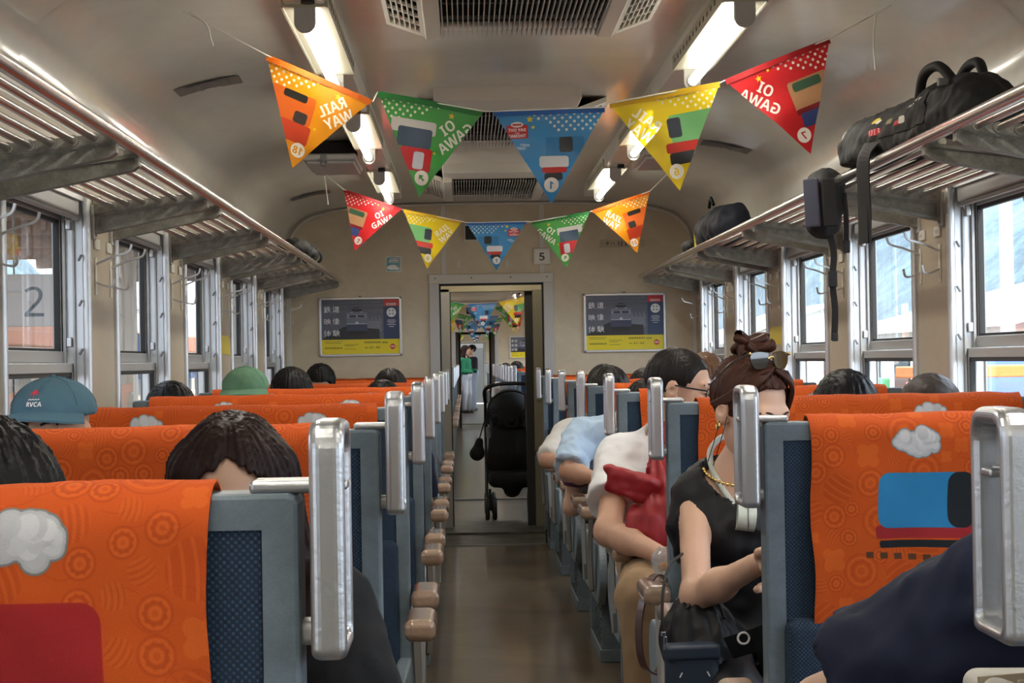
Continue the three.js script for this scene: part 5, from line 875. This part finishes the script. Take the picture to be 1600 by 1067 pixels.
// ---- man in white T-shirt with glasses, holding a red cloth bag
{
  const m = person({ fine: true, showHands: true, label: 'bearded man in a white T-shirt and glasses looking towards the window', base: [.49, -6.2], face: .45, head: [.503, 1.118, -6.1], neck: [.462, .95, -6.17], hs: 1.04, hyaw: 1.25, hpitch: .15, build: 1.08, shoulders: { R: [.31, .9, -6.15], L: [.63, .9, -6.25] }, arms: { R: [[.25, .69, -5.88], [.4, .635, -5.66]], L: [[.7, .73, -5.95], [.525, .79, -5.83]] }, palm: { R: [.2, .3, .9], L: [0, -.5, -.8] }, curl: .75, skin: 'warm', sleeve: .62, loose: .066, shirt: whiteCloth, topName: 't_shirt', wrinkle: .006, puff: .016, pants: khaki, hair: hairShort(-.003, .0012, .072, 24), hairMat: HAIR.dark, knees: { R: [.33, .52, -5.62], L: [.6, .5, -5.72] } });
  m.onHead('stubble', (() => { const f0 = field(HEADPRIMS.map((p) => ({ ...p, k: .022 })), .022, .0012); return isoMesh((x, y, z) => Math.max(f0(x, y, z), y + .035 + .5 * Math.max(0, .02 - z), -(z + .01), -(Math.hypot(x / .03, (y + .062) / .016) - 1) * .01), [-.1, -.13, -.05], [.1, 0, .12], .005); })(), hairMat(.09, .055, .04));
  const gl = thing('glasses', 'thin black glasses worn by the man in white', 'glasses', [m.g.position.x, 0, m.g.position.z]); const on = (n, geo) => M(n, merge(geo).applyMatrix4(m.hm), MAT.black, gl, false);
  on('rim', [tube([[-.056, .012, .095], [-.03, .018, .103], [-.008, .01, .105], [-.012, -.014, .104], [-.034, -.02, .1], [-.056, -.01, .094]], .0018, 24, 5, true), tube([[.056, .012, .095], [.03, .018, .103], [.008, .01, .105], [.012, -.014, .104], [.034, -.02, .1], [.056, -.01, .094]], .0018, 24, 5, true), bar([-.008, .01, .105], [.008, .01, .105], .0018, 5)]);
  for (const s of [-1, 1]) on('temple', ribbon([[s * .06, .01, .094], [s * .078, .012, .04], [s * .084, .012, -.01], [s * .083, -.01, -.03]], .005, .002, 14, [0, 1, 0]));
  const red = phy({ color: lin(.3, .008, .014), roughness: .5 }), rb = thing('red_cloth_bag', 'red cloth bag gathered and held against the man in white', 'bag', [.405, .645, -5.87]);
  const fold = (x, y, z) => .008 * Math.sin(Math.atan2(x, z + .08) * 16 + y * 14) + .004 * n3(x * 24, y * 14, z * 24);
  const f1 = field([cap([.01, .04, .01], [.03, .16, .0], .1, .07), cap([.03, .16, -.02], [.035, .23, -.05], .04, .05), cap([.035, .22, -.05], [.05, .33, -.14], .05, .045), ell([-.0, .06, .05], [.115, .09, .06]), cap([-.0, .0, .02], [-.01, -.03, .03], .04, .02)], .04, 0, fold); M('bundle', meshOf(f1, .007), red, rb, false);
  const f2 = field([cap([.03, .155, .08], [-.06, .185, .12], .028, .04), cap([-.06, .185, .12], [-.15, .215, .1], .04, .037, .02, (x) => -.165 - x)], .03, 0, (x, y, z) => .006 * Math.sin(y * 90 + x * 30) + .004 * n3(x * 20, y * 30, z * 20)); const lg = meshOf(f2, .005); lg.scale(1, 1, .45); lg.computeVertexNormals(); M('loose_end', lg, red, rb, false);
  // things on the armrest in front of him
  const wrap = thing('plastic_wrapper', 'crumpled clear plastic wrapper on the armrest', 'wrapper', [.335, .655, -5.02]); const wg = new THREE.IcosahedronGeometry(.035, 2); { const p = wg.attributes.position; for (let i = 0; i < p.count; i++) { const x = p.getX(i), y = p.getY(i), z = p.getZ(i), s = 1 + .35 * n3(x * 50, y * 50, z * 50); p.setXYZ(i, x * s, (y * s + .03) * 1.1, z * s); } wg.computeVertexNormals(); } M('film', wg, phy({ color: lin(.85, .87, .9), transmission: .75, thickness: 0, roughness: .12, side: THREE.DoubleSide }), wrap, false); M('contents', sph(.015, [.0, .02, .008], [1.3, .8, 1]), cloth(.7, .3, .06), wrap);
  const br = thing('leather_strap', 'broad brown leather bag strap looped over the armrest', 'strap', [.3, .4, -4.95]); M('strap', ribbon([[.04, .24, .02], [.0, .265, .03], [-.035, .21, .05], [-.05, .11, .06], [-.035, .03, .06], [-.005, .015, .05], [.015, .06, .04], [.02, .15, .03]], .03, .004, 36, [.5, 0, 1]), phy({ color: lin(.07, .028, .022), roughness: .35, clearcoat: .3 }), br);
  const tt = thing('tote_bag', 'cream canvas tote bag with faint grey print between the seats', 'bag', [.345, .28, -4.72]); M('canvas', meshOf(field([ell([0, .15, 0], [.055, .2, .1]), cap([0, .05, -.05], [0, .05, .05], .05)], .04, 0, (x, y, z) => .005 * n3(x * 16, y * 12, z * 16)), .008), cloth(.5, .47, .43), tt, false);
}
// ---- man in navy T-shirt at the picture's lower right, seen from behind
{
  person({ fine: true, label: 'man in a navy T-shirt seen from behind at the lower right', base: [.58, -2.02], face: Math.PI + .15, head: [.7, 1.14, -2.12], neck: [.61, 1.02, -2.05], shoulders: { L: [.4, .955, -2.03], R: [.8, .95, -2.02] }, arms: { L: [[.232, .8, -2.22], [.33, .66, -2.44]], R: [[.85, .69, -2.15], [.72, .62, -2.4]] }, build: 1.15, skin: 'warm', sleeve: .72, loose: .066, shirt: navyCloth, topName: 't_shirt', puff: .016, wrinkle: .008, pants: jeans, hair: hairShort(.004), hairMat: HAIR.black });
  const s = thing('sling_bag', 'off-white canvas sling bag corner at the picture bottom', 'bag', [.37, .815, -1.86]); M('body', rbox(.14, .1, .06, [0, .045, 0], .015, [0, .2, -.05], 3), cloth(.55, .52, .47), s); M('seam', [ribbon([[-.065, .09, .032], [0, .094, .034], [.06, .09, .03]], .01, .003, 10, [0, 1, 0]), rbox(.016, .012, .006, [-.02, .086, .036], .002)], cloth(.4, .33, .24), s); M('cord', tube([[.03, .095, .02], [.06, .12, .01], [.11, .15, -.01]], .003, 12, 5), cloth(.5, .5, .5), s);
}
// ---- light blue shirt and knitwear farther along the aisle
person({ label: 'person in a light blue shirt resting an arm on the armrest', base: [.5, -7.82], knees: { R: [.45, .54, -7.42], L: [.63, .54, -7.42] }, face: .1, head: [.55, 1.0, -7.72], neck: [.47, .95, -7.8], shoulders: { R: [.285, .915, -7.8], L: [.6, .92, -7.82] }, arms: { R: [[.225, .775, -7.62], [.33, .755, -7.42]], L: [[.66, .7, -7.7], [.5, .66, -7.5]] }, skin: 'tan', sleeve: .9, loose: .058, puff: .014, build: .95, wrinkle: .009, shirt: blueCloth, pants: darkPants, hair: hairShort(.008, .004), hairMat: HAIR.dark, fine: true });
person({ label: 'person in a white knitted top with an elbow over the armrest', base: [.52, -9.42], knees: { R: [.46, .54, -9.02], L: [.64, .54, -9.02] }, face: 0, head: [.5, 1.06, -9.4], shoulders: { R: [.305, .86, -9.4], L: [.6, .86, -9.4] }, arms: { R: [[.205, .74, -9.2], [.35, .72, -9.02]], L: [[.64, .66, -9.3], [.5, .6, -9.1]] }, skin: 'tan', sleeve: .97, loose: .056, puff: .012, build: .95, shirt: knit, pants: darkPants, hair: hairShort(.006), hairMat: HAIR.black });
// ---- left side
{
  const w2 = person({ fine: true, label: 'woman with long dark brown hair bowing her head behind the nearest seat', base: [-.55, -2.98], face: .05, head: [-.522, 1.02, -2.82], neck: [-.53, .9, -2.95], hs: .98, hpitch: .3, build: .9, sleeve: 1.2, shirt: cloth(.005, .006, .009), pants: darkPants, hair: hairLong(.3, .094, .001), hairMat: HAIR.brown, arms: { R: [[-.78, .66, -2.9], [-.62, .58, -2.65]], L: [[-.33, .66, -2.86], [-.45, .58, -2.6]] } });
  person({ label: 'black-haired passenger seen from behind at the left picture edge', base: [-.68, -1.98], face: Math.PI, head: [-.685, 1.03, -2.0], hs: 1.05, hair: hairShort(.008, .004), hairMat: HAIR.black, shirt: greyCloth, pants: darkPants, fine: true });
  const c = person({ fine: true, label: 'man in a blue cap bowing his head by the left window', base: [-1.05, -4.6], build: .92, face: 0, head: [-1.14, 1.07, -4.48], hpitch: .03, hyaw: -.2, hs: 1.02, shoulder: .13, skin: 'warm', hair: hairShort(-.024, .001), hairMat: HAIR.dark, shirt: greyCloth, pants: darkPants });
  const capThing = (pp, label, mat, logo) => {
    const o = thing('baseball_cap', label, 'cap', [pp.g.position.x, 0, pp.g.position.z]), put = (n, geo, m) => M(n, merge(geo).applyMatrix4(pp.hm), m, o, false);
    const f0 = field([ell([0, .047, -.012], [.094, .08, .112])], .02, 0, (x, y, z) => .0015 * n3(x * 25, y * 25, z * 25)); put('crown', isoMesh((x, y, z) => Math.max(f0(x, y, z), .04 + .0 * z - y), [-.12, .0, -.15], [.12, .17, .13], .005), mat);
    const bp = [], bi = []; const N = 24; for (let i = 0; i <= N; i++) { const a = lerp(-1.25, 1.25, i / N); for (const [q, dy] of [[0, 0], [1, 0], [1, -.005], [0, -.005]]) { const r = q ? 1 : 0, x = Math.sin(a) * (.09 + r * .012), z = -.012 + Math.cos(a) * (.108 + r * .075); bp.push(x, .054 - r * .012 - .14 * x * x / .09 * (.4 + r * .6) + dy, z); } if (i) for (let k = 0; k < 4; k++) { const A = (i - 1) * 4 + k, B = (i - 1) * 4 + (k + 1) % 4; bi.push(A, B, A + 4, B, B + 4, A + 4); } }
    const bg = new THREE.BufferGeometry(); bg.setAttribute('position', new THREE.Float32BufferAttribute(bp, 3)); bg.setIndex(bi); const bq = bg.toNonIndexed(); bq.computeVertexNormals(); put('brim', bq, mat); put('button', sph(.008, [0, .126, -.012]), mat);
    const seam = []; for (let k = 0; k < 6; k++) { const a = k * Math.PI / 3, t = []; for (let j = 0; j <= 8; j++) { const b = j / 8 * 1.35; t.push([Math.sin(a) * Math.sin(b) * .0945, .047 + Math.cos(b) * .0805, -.012 + Math.cos(a) * Math.sin(b) * .1125]); } seam.push(tube(t, .0012, 12, 4)); } put('seam', seam, mat);
    if (logo) { const lg = new THREE.PlaneGeometry(.06, .046, 8, 6), p = lg.attributes.position; for (let i = 0; i < p.count; i++) { const x = p.getX(i), y = p.getY(i) + .082, e = 1 - (x / .094) ** 2 - ((y - .047) / .08) ** 2; p.setXYZ(i, x, y, -.012 + .112 * Math.sqrt(Math.max(0, e)) + .002); } lg.computeVertexNormals(); const m = M('embroidery', lg.applyMatrix4(pp.hm), std({ map: logo, transparent: true, alphaTest: .3, roughness: .9 }), o, false); }
    return o;
  };
  capThing(c, 'blue cap with red palm embroidery and small white lettering', std({ color: lin(.065, .145, .195), roughness: .9 }), ctex(256, 208, (g) => { g.clearRect(0, 0, 256, 208); g.strokeStyle = '#d2374c'; g.lineWidth = 9; for (let i = 0; i < 7; i++) { const a = -Math.PI / 2 + (i - 3) * .62; g.beginPath(); g.moveTo(110, 50); g.quadraticCurveTo(110 + 26 * Math.cos(a), 40 + 26 * Math.sin(a), 110 + 42 * Math.cos(a), 54 + 40 * Math.sin(a)); g.stroke(); } g.beginPath(); g.moveTo(110, 50); g.lineTo(106, 92); g.stroke(); g.strokeStyle = '#eef2f4'; g.lineWidth = 6; g.beginPath(); for (let x = 60; x < 180; x += 6) g.lineTo(x, 108 + 5 * Math.sin(x * .22)); g.stroke(); g.fillStyle = '#eef2f4'; g.font = 'bold 62px sans-serif'; g.textAlign = 'center'; g.fillText('RVCA', 124, 178); }));
  const c2 = person({ label: 'person in a green cap and glasses beyond the fourth left row', base: [-1.02, -7.8], face: 0, head: [-1.056, 1.085, -7.66], hpitch: .12, hair: hairShort(-.024, .001), hairMat: HAIR.brown, shirt: cloth(.1, .08, .07), pants: darkPants });
  capThing(c2, 'plain faded green cap beyond the fourth left row', std({ color: lin(.12, .25, .15), roughness: .9 }));
  const gl = thing('glasses', 'dark glasses below the green cap', 'glasses', [c2.g.position.x, 0, c2.g.position.z]); M('rim', merge([tube([[-.056, .012, .097], [-.03, .018, .105], [.03, .018, .105], [.056, .012, .097]], .0035, 20, 5), rbox(.04, .028, .004, [-.032, .0, .104], .008), rbox(.04, .028, .004, [.032, .0, .104], .008)]).applyMatrix4(c2.hm), MAT.black, gl, false);
}
// ---- heads showing above the seat backs
const heads = [
  ['black-haired passenger seen from behind over the fourth left row by the window', [-1.215, 1.03, -6.78], Math.PI, HAIR.black, 1.02], ['dark-haired passenger seen from behind over the fifth left row', [-.939, 1.065, -8.4], Math.PI, HAIR.black, 1.06],
  ['man with short dark hair looking down in front of the left poster', [-1.004, 1.082, -10.92], 0, HAIR.black, 1], ['black-haired passenger from behind, fifth left row near the aisle', [-.543, 1.01, -8.4], Math.PI, HAIR.black, 1],
  ['passenger with tousled dark hair over the sixth left row', [-.572, 1.055, -10.0], Math.PI, HAIR.dark, 1], ['black-haired passenger seen from behind over the third right row', [.865, 1.04, -5.28], Math.PI, HAIR.black, 1.03],
  ['passenger with thin greying hair beside the window over the third right row', [1.1, 1.028, -5.28], Math.PI, HAIR.grey, 1.05], ['dark-haired passenger barely visible left of the man in glasses', [.74, 1.035, -9.85], Math.PI, HAIR.dark, 1], ['light-brown-haired passenger between the man and the woman with the bun', [.79, 1.1, -7.75], 0, HAIR.light, 1],
  ['dark-haired passenger seen from behind over the fifth right row', [.45, 1.05, -8.42], Math.PI, HAIR.dark, 1.04], ['dark-haired passenger seated in the next coach right of its aisle', [.46, 1.07, -24.0], Math.PI, HAIR.black, 1.05], ['passenger with flat dark hair farther along the next coach', [.42, 1.05, -28.6], Math.PI, HAIR.black, 1],
];
heads.forEach(([label, head, face, hm, hs], i) => person({ label, base: [Math.abs(head[0] - .865) < .001 ? .79 : Math.abs(head[0]) < .56 ? Math.sign(head[0]) * .58 : clamp(head[0], -1.08, 1.08), head[2] + (face ? .02 : -.14)], face, head, hs, build: Math.abs(head[0]) > 1.05 ? .85 : 1, neck: Math.abs(head[0]) > 1.05 ? [clamp(head[0], -1.13, 1.13), head[1] - .15, head[2] + .03] : undefined, shoulder: Math.abs(head[0]) > .86 ? .13 : .16, hpitch: face ? 0 : .35, hair: i === 6 ? hairShort(.002, .0015, .06, 16) : hairShort(.007, .004), hairMat: hm, shirt: [greyCloth, whiteCloth, blueCloth, navyCloth, plum][i % 5], pants: darkPants, skin: i % 2 ? 'fair' : 'warm' }));
// ---- two people standing far down the train
function standing(label, x, z, face, top, pants, hm, hair, k) {
  const g = thing('person', label, 'person', [x, 0, z], face), sk = SKIN.fair, H = [0, 1.5 * k, .02];
  const arms = [cap([-.17, 1.26 * k, 0], [-.2, 1.0 * k, .02], .045, .04), cap([-.2, 1.0 * k, .02], [-.12, .98 * k, .22], .038, .028), cap([.17, 1.26 * k, 0], [.2, 1.0 * k, .02], .045, .04), cap([.2, 1.0 * k, .02], [.12, 1.02 * k, .22], .038, .028)];
  const torso = [cap([-.06, .92 * k, 0], [.06, .92 * k, 0], .12), cap([0, .95 * k, 0], [0, 1.2 * k, 0], .115, .12), cap([-.15, 1.26 * k, 0], [.15, 1.26 * k, 0], .06)], legs = [cap([-.09, .88 * k, 0], [-.09, .48 * k, .01], .085, .06), cap([-.09, .48 * k, .01], [-.09, .08, -.02], .06, .05), cap([.09, .88 * k, 0], [.09, .48 * k, .03], .085, .06), cap([.09, .48 * k, .03], [.09, .08, .02], .06, .05)];
  const hg = headGeo(sk, .008, [.4, .15, .13]); hg.translate(...H);
  M('body', mergeGeometries([paint(meshOf(field([...torso, ...arms, ...legs, cap([0, 1.28 * k, 0], [0, 1.42 * k, .01], .05)], .03), .03), () => sk), hg].map((q) => { const r = new THREE.BufferGeometry(); for (const n of ['position', 'normal', 'color']) r.setAttribute(n, q.attributes[n]); r.setIndex(q.index); return r; })), skinMat, g, false);
  const [f, lo, hi] = hair; const hh = isoMesh(f, lo, hi, .01); hh.translate(...H); M('hair', hh, hm, g, false);
  M('top', meshOf(field([...torso, ...arms], .03, .015), .03), top, g, false); M('trousers', meshOf(field([...legs, torso[0]], .03, .02), .03), pants, g, false); for (const s of [-1, 1]) M('shoe', rbox(.08, .08, .24, [s * .09, .04, .04], .03), MAT.aluDark, g);
}
standing('woman in a green top and white trousers standing far down the train', -.18, -45.5, 1.1, greenCloth, cloth(.6, .6, .64), HAIR.brown, hairLong(.2, .06), .98);
standing('person in dark clothes standing behind the woman in green', .0, -47.5, -1.2, darkPants, cloth(.3, .33, .4), HAIR.black, hairShort(.006), 1.0);
// ================================================================ luggage
const bagBlack = std({ color: lin(.007, .007, .008), roughness: .75, bumpMap: clothBump, bumpScale: .001 }), webbing = std({ color: lin(.008, .008, .01), roughness: .7 });
{ // black duffel on the near right rack, with wide straps hanging over the rail
  const o = thing('duffel_bag', 'black duffel bag with small printed patches on the near right rack', 'bag', [1.09, 1.775, -5.2], .14);
  const f = field([cap([0, .055, -.42], [0, .07, .36], .07, .08), cap([0, .04, -.44], [0, .04, .4], .075), ell([.01, .09, .24], [.1, .07, .16]), cap([-.02, .04, .4], [-.01, .04, -.46], .07)], .05, 0, (x, y, z) => .008 * n3(x * 14, y * 14, z * 9) + .004 * n3(x * 34, y * 30, z * 30));
  M('body', isoMesh((x, y, z) => Math.max(f(x, y, z), -y), f.lo, f.hi, .009), bagBlack, o, false);
  M('grab_strap', tube([[-.06, .13, .1], [-.07, .18, .16], [-.06, .19, .24], [-.04, .13, .31]], .014, 24, 8), webbing, o); M('grab_strap', tube([[.04, .14, .08], [.05, .2, .16], [.05, .2, .24], [.04, .14, .3]], .014, 24, 8), webbing, o);
  M('buckle', [rbox(.03, .022, .012, [-.075, .14, .3], .004)], MAT.aluDark, o);
  const patch = ctex(512, 256, (g) => { g.fillStyle = '#121214'; g.fillRect(0, 0, 512, 256); g.strokeStyle = '#d8d4cb'; g.lineWidth = 4; g.fillStyle = '#d9d5cc'; for (const [x, y, w, h, c] of [[40, 60, 60, 40, '#d9c63a'], [80, 84, 46, 30, '#d8d2c8'], [60, 160, 84, 54, '#b3202a'], [180, 110, 50, 46, '#7f7b55'], [250, 150, 60, 44, '#b3242e'], [300, 130, 44, 60, '#d4d0c8']]) { g.fillStyle = c; g.beginPath(); g.roundRect(x, y, w, h, 14); g.fill(); } g.fillStyle = '#c8c4ba'; for (let i = 0; i < 9; i++) g.fillRect(330 + i * 16, 52 - i * 2, 11, 24); for (let i = 0; i < 7; i++) g.fillRect(350 + i * 14, 28 - i * 2, 9, 12); g.fillStyle = '#fff'; for (let i = 0; i < 16; i++) { g.beginPath(); g.arc(66 + (i % 4) * 22, 168 + (i / 4 | 0) * 13, 3, 0, 6.3); g.fill(); } });
  const pg = new THREE.PlaneGeometry(.5, .085, 30, 8), pp = pg.attributes.position; pg.rotateY(-Math.PI / 2); for (let i = 0; i < pp.count; i++) { let x = -.22; for (let s = 0; s < 40 && f(x, pp.getY(i) + .085, pp.getZ(i)) > .002; s++) x += .005; pp.setX(i, x - .003); pp.setY(i, pp.getY(i) + .085); } pg.computeVertexNormals();
  M('printed_patch', pg, std({ map: patch, roughness: .8 }), o, false);
  const st = thing('luggage_strap', 'wide black webbing strap hanging over the near right rack', 'strap', [.962, 1.77, -5.34]);
  M('webbing', [ribbon([[.07, .12, .02], [.02, .05, .01], [-.012, .01, 0], [-.018, -.06, 0], [-.016, -.16, .005], [-.018, -.24, .004]], .055, .004, 26, [.35, 0, 1]), ribbon([[.05, .11, -.06], [.01, .05, -.045], [-.016, .0, -.03], [-.02, -.1, -.012], [-.022, -.24, .0]], .05, .004, 26, [.35, 0, 1])], webbing, st);
  const wl = thing('white_pouch', 'white padded pouch at the end of the black duffel', 'pouch', [1.03, 1.772, -5.78]); const wf = field([ell([0, .075, 0], [.06, .075, .08]), cap([-.03, .1, .06], [-.05, .03, .09], .02, .012)], .03, 0, (x, y, z) => .004 * n3(x * 30, y * 30, z * 30)); M('pouch', meshOf(wf, .007), cloth(.55, .54, .52), wl, false);
  const sh = thing('dark_shoe_bag', 'dark bundle with a white tail showing under the near right rack', 'bag', [1.17, 1.762, -4.9]); M('bundle', meshOf(field([ell([0, .05, 0], [.08, .05, .14]), ell([.03, .03, .16], [.06, .035, .08])], .03, 0, (x, y, z) => .006 * n3(x * 20, y * 20, z * 20)), .009), bagBlack, sh, false); M('tail', meshOf(field([cap([-.05, .02, -.1], [-.055, -.045, -.12], .018, .006)], .01), .006), cloth(.6, .58, .56), sh, false);
}
{ // small backpack hanging from the rail
  const o = thing('hanging_backpack', 'small black and denim backpack hanging from the right rack', 'backpack', [.945, 1.59, -5.96], -.25);
  const f = field([cap([0, .045, 0], [.01, .15, 0], .05, .055), cap([0, .05, .03], [.005, .15, .02], .045, .05)], .04, 0, (x, y, z) => .003 * n3(x * 30, y * 20, z * 30)); M('body', meshOf(f, .006), bagBlack, o, false);
  M('denim_panel', rbox(.05, .15, .012, [-.03, .1, .078], .006, [0, -.35, .04], 3), std({ color: lin(.05, .055, .085), roughness: .9, bumpMap: weaveBump, bumpScale: .001 }), o); M('denim_panel', rbox(.045, .15, .012, [.025, .1, .08], .006, [0, .2, .04], 3), bagBlack, o);
  M('hanging_loop', ribbon([[0, .19, .0], [.015, .21, 0], [.045, .197, 0], [.06, .17, 0]], .03, .005, 14, [0, 0, 1]), webbing, o);
  const s = thing('backpack_strap', 'long thin black strap dangling from the hanging backpack', 'strap', [.955, 1.62, -5.93]);
  M('strap', ribbon([[-.005, 0, .0], [.012, -.08, .01], [.005, -.17, .015], [.012, -.26, .015], [.008, -.355, .012]], .02, .003, 26, [1, 0, .4]), webbing, s); M('buckle', [rbox(.028, .05, .012, [.006, -.165, .018], .004), rbox(.02, .025, .01, [.01, -.345, .015], .004)], MAT.black, s); M('strap', ribbon([[.045, .1, .02], [.05, .02, .025], [.05, -.05, .02]], .016, .003, 12, [1, 0, .4]), webbing, s); M('buckle', rbox(.022, .04, .01, [.05, -.065, .02], .004), MAT.black, s);
}
{ // far right bag, left rack things
  const o = thing('black_tote', 'large black soft bag on the far right rack', 'bag', [1.07, 1.768, -9.25]);
  const f = field([ell([0, .085, .05], [.1, .085, .42]), cap([0, .05, -.4], [0, .06, .42], .08), cap([-.02, .1, -.36], [-.03, .14, -.42], .05, .03), cap([.0, .1, .34], [.02, .13, .42], .05, .03)], .05, 0, (x, y, z) => .008 * n3(x * 12, y * 14, z * 8)); M('body', isoMesh((x, y, z) => Math.max(f(x, y, z), -y), f.lo, f.hi, .011), std({ color: lin(.008, .011, .022), roughness: .75 }), o, false); M('handle', tube([[-.05, .18, .1], [-.055, .215, .05], [-.05, .215, -.02], [-.05, .18, -.07]], .008, 18, 6), webbing, o);
  const y = thing('yellow_pouch', 'small yellow and red pouch tucked behind the black bag', 'pouch', [1.04, 1.768, -9.82]); M('pouch', rbox(.06, .1, .06, [0, .05, 0], .015, [0, .3, 0], 3), cloth(.5, .42, .03), y); M('tag', rbox(.03, .03, .062, [-.008, .085, 0], .006, [0, .3, 0]), cloth(.5, .03, .03), y);
  const d = thing('dark_pouch', 'small dark bag at the far end of the right rack', 'bag', [1.02, 1.768, -10.1]); M('bag', meshOf(field([ell([0, .035, 0], [.05, .035, .1])], .02, 0, (x, yy, z) => .004 * n3(x * 20, yy * 20, z * 20)), .008), bagBlack, d, false);
  const l = thing('black_bag', 'black bag with looped straps on the left rack near its end', 'bag', [-1.06, 1.768, -10.2]); const lf = field([ell([0, .05, .2], [.09, .055, .2]), ell([.02, .04, -.15], [.08, .045, .2])], .04, 0, (x, yy, z) => .008 * n3(x * 18, yy * 18, z * 12)); M('body', isoMesh((x, yy, z) => Math.max(lf(x, yy, z), -yy), lf.lo, lf.hi, .01), bagBlack, l, false);
  M('strap', [new THREE.TorusGeometry(.035, .009, 8, 18).rotateY(.6).translate(.05, .06, -.28), new THREE.TorusGeometry(.03, .008, 8, 18).rotateY(-.3).translate(.07, .04, -.4)], webbing, l);
}
{ // folded-up stroller standing in the lobby
  const o = thing('stroller', 'black baby stroller parked in the lobby beyond the doorway', 'stroller', [.17, 0, -15.0]), fab = std({ color: lin(.008, .008, .009), roughness: .85 }), tubeM = std({ color: lin(.02, .02, .022), roughness: .35, metalness: .4 });
  for (const s of [-1, 1]) {
    M('frame_tube', tube([[s * .2, .1, .28], [s * .2, .4, .1], [s * .2, .75, .0], [s * .2, .98, .18]], .012, 24, 8), tubeM, o); M('rear_tube', tube([[s * .2, .12, -.3], [s * .2, .45, -.05], [s * .2, .62, .0]], .011, 18, 8), tubeM, o);
    for (const z of [.3, -.3]) { const wg = new THREE.Group(); wg.name = 'wheel'; o.add(wg); for (const d of [-.028, .028]) { M('tyre', xf(new THREE.TorusGeometry(.072, .018, 10, 24), [s * .17 + d, .09, z], [0, Math.PI / 2, 0]), MAT.rubber, wg); M('hub', cyl(.055, .055, .014, [s * .17 + d, .09, z], [0, 0, Math.PI / 2], 20), tubeM, wg); } M('fork', rbox(.02, .13, .04, [s * .17, .14, z], .008), tubeM, wg); }
  }
  M('push_bar', tube([[-.2, .9, .12], [-.2, 1.0, .2], [-.12, 1.035, .22], [.12, 1.035, .22], [.2, 1.0, .2], [.2, .9, .12]], .015, 40, 8), tubeM, o);
  const hf = field([ell([0, .76, -.08], [.2, .24, .27])], .02); M('hood', isoMesh((x, y, z) => Math.max(hf(x, y, z), .7 - y, -(Math.hypot(x / .19, (y - .74) / .22, (z + .08) / .255) - 1) * .1), [-.24, .66, -.4], [.24, 1.04, .24], .014), fab, o, false);
  M('hood_rib', [tube([[-.2, .72, .1], [-.15, .92, .12], [0, .985, .13], [.15, .92, .12], [.2, .72, .1]], .007, 24, 6)], tubeM, o);
  M('seat', meshOf(field([cap([-.13, .42, .06], [.13, .42, .06], .07), cap([-.13, .5, .1], [-.1, .85, .02], .06), cap([.13, .5, .1], [.1, .85, .02], .06), cap([0, .5, .1], [0, .85, .04], .09)], .06), .014), fab, o, false);
  M('basket', meshOf(field([cap([-.14, .33, .05], [.14, .33, .05], .07), cap([-.13, .3, .16], [.13, .3, .16], .06), cap([0, .24, .1], [0, .22, .0], .07)], .06), .014), fab, o, false);
  const j = thing('hanging_jacket', 'dark purple jacket draped over the stroller', 'jacket', [.33, .62, -14.82]); M('jacket', meshOf(field([cap([.0, .36, .0], [.02, .02, .03], .035, .06), cap([-.03, .33, .0], [-.03, .1, .04], .03, .035)], .04, 0, (x, y, z) => .01 * Math.sin(x * 60) + .005 * n3(x * 20, y * 10, z * 20)), .012), cloth(.03, .012, .035), j, false);
  const b = thing('small_hanging_bag', 'small black bag hanging at the left of the stroller', 'bag', [-.08, .48, -14.85]); M('pouch', meshOf(field([cap([0, .12, 0], [-.02, .02, 0], .03, .05), ell([-.02, .03, 0], [.055, .04, .05])], .03), .01), fab, b, false); M('strap', tube([[0, .14, 0], [.03, .24, .02], [.05, .3, .05]], .005, 12, 5), fab, b); M('bottle', cyl(.018, .018, .08, [.07, .19, .06]), std({ color: lin(.2, .2, .21), roughness: .3 }), b);
}
renderer.render(scene, camera);
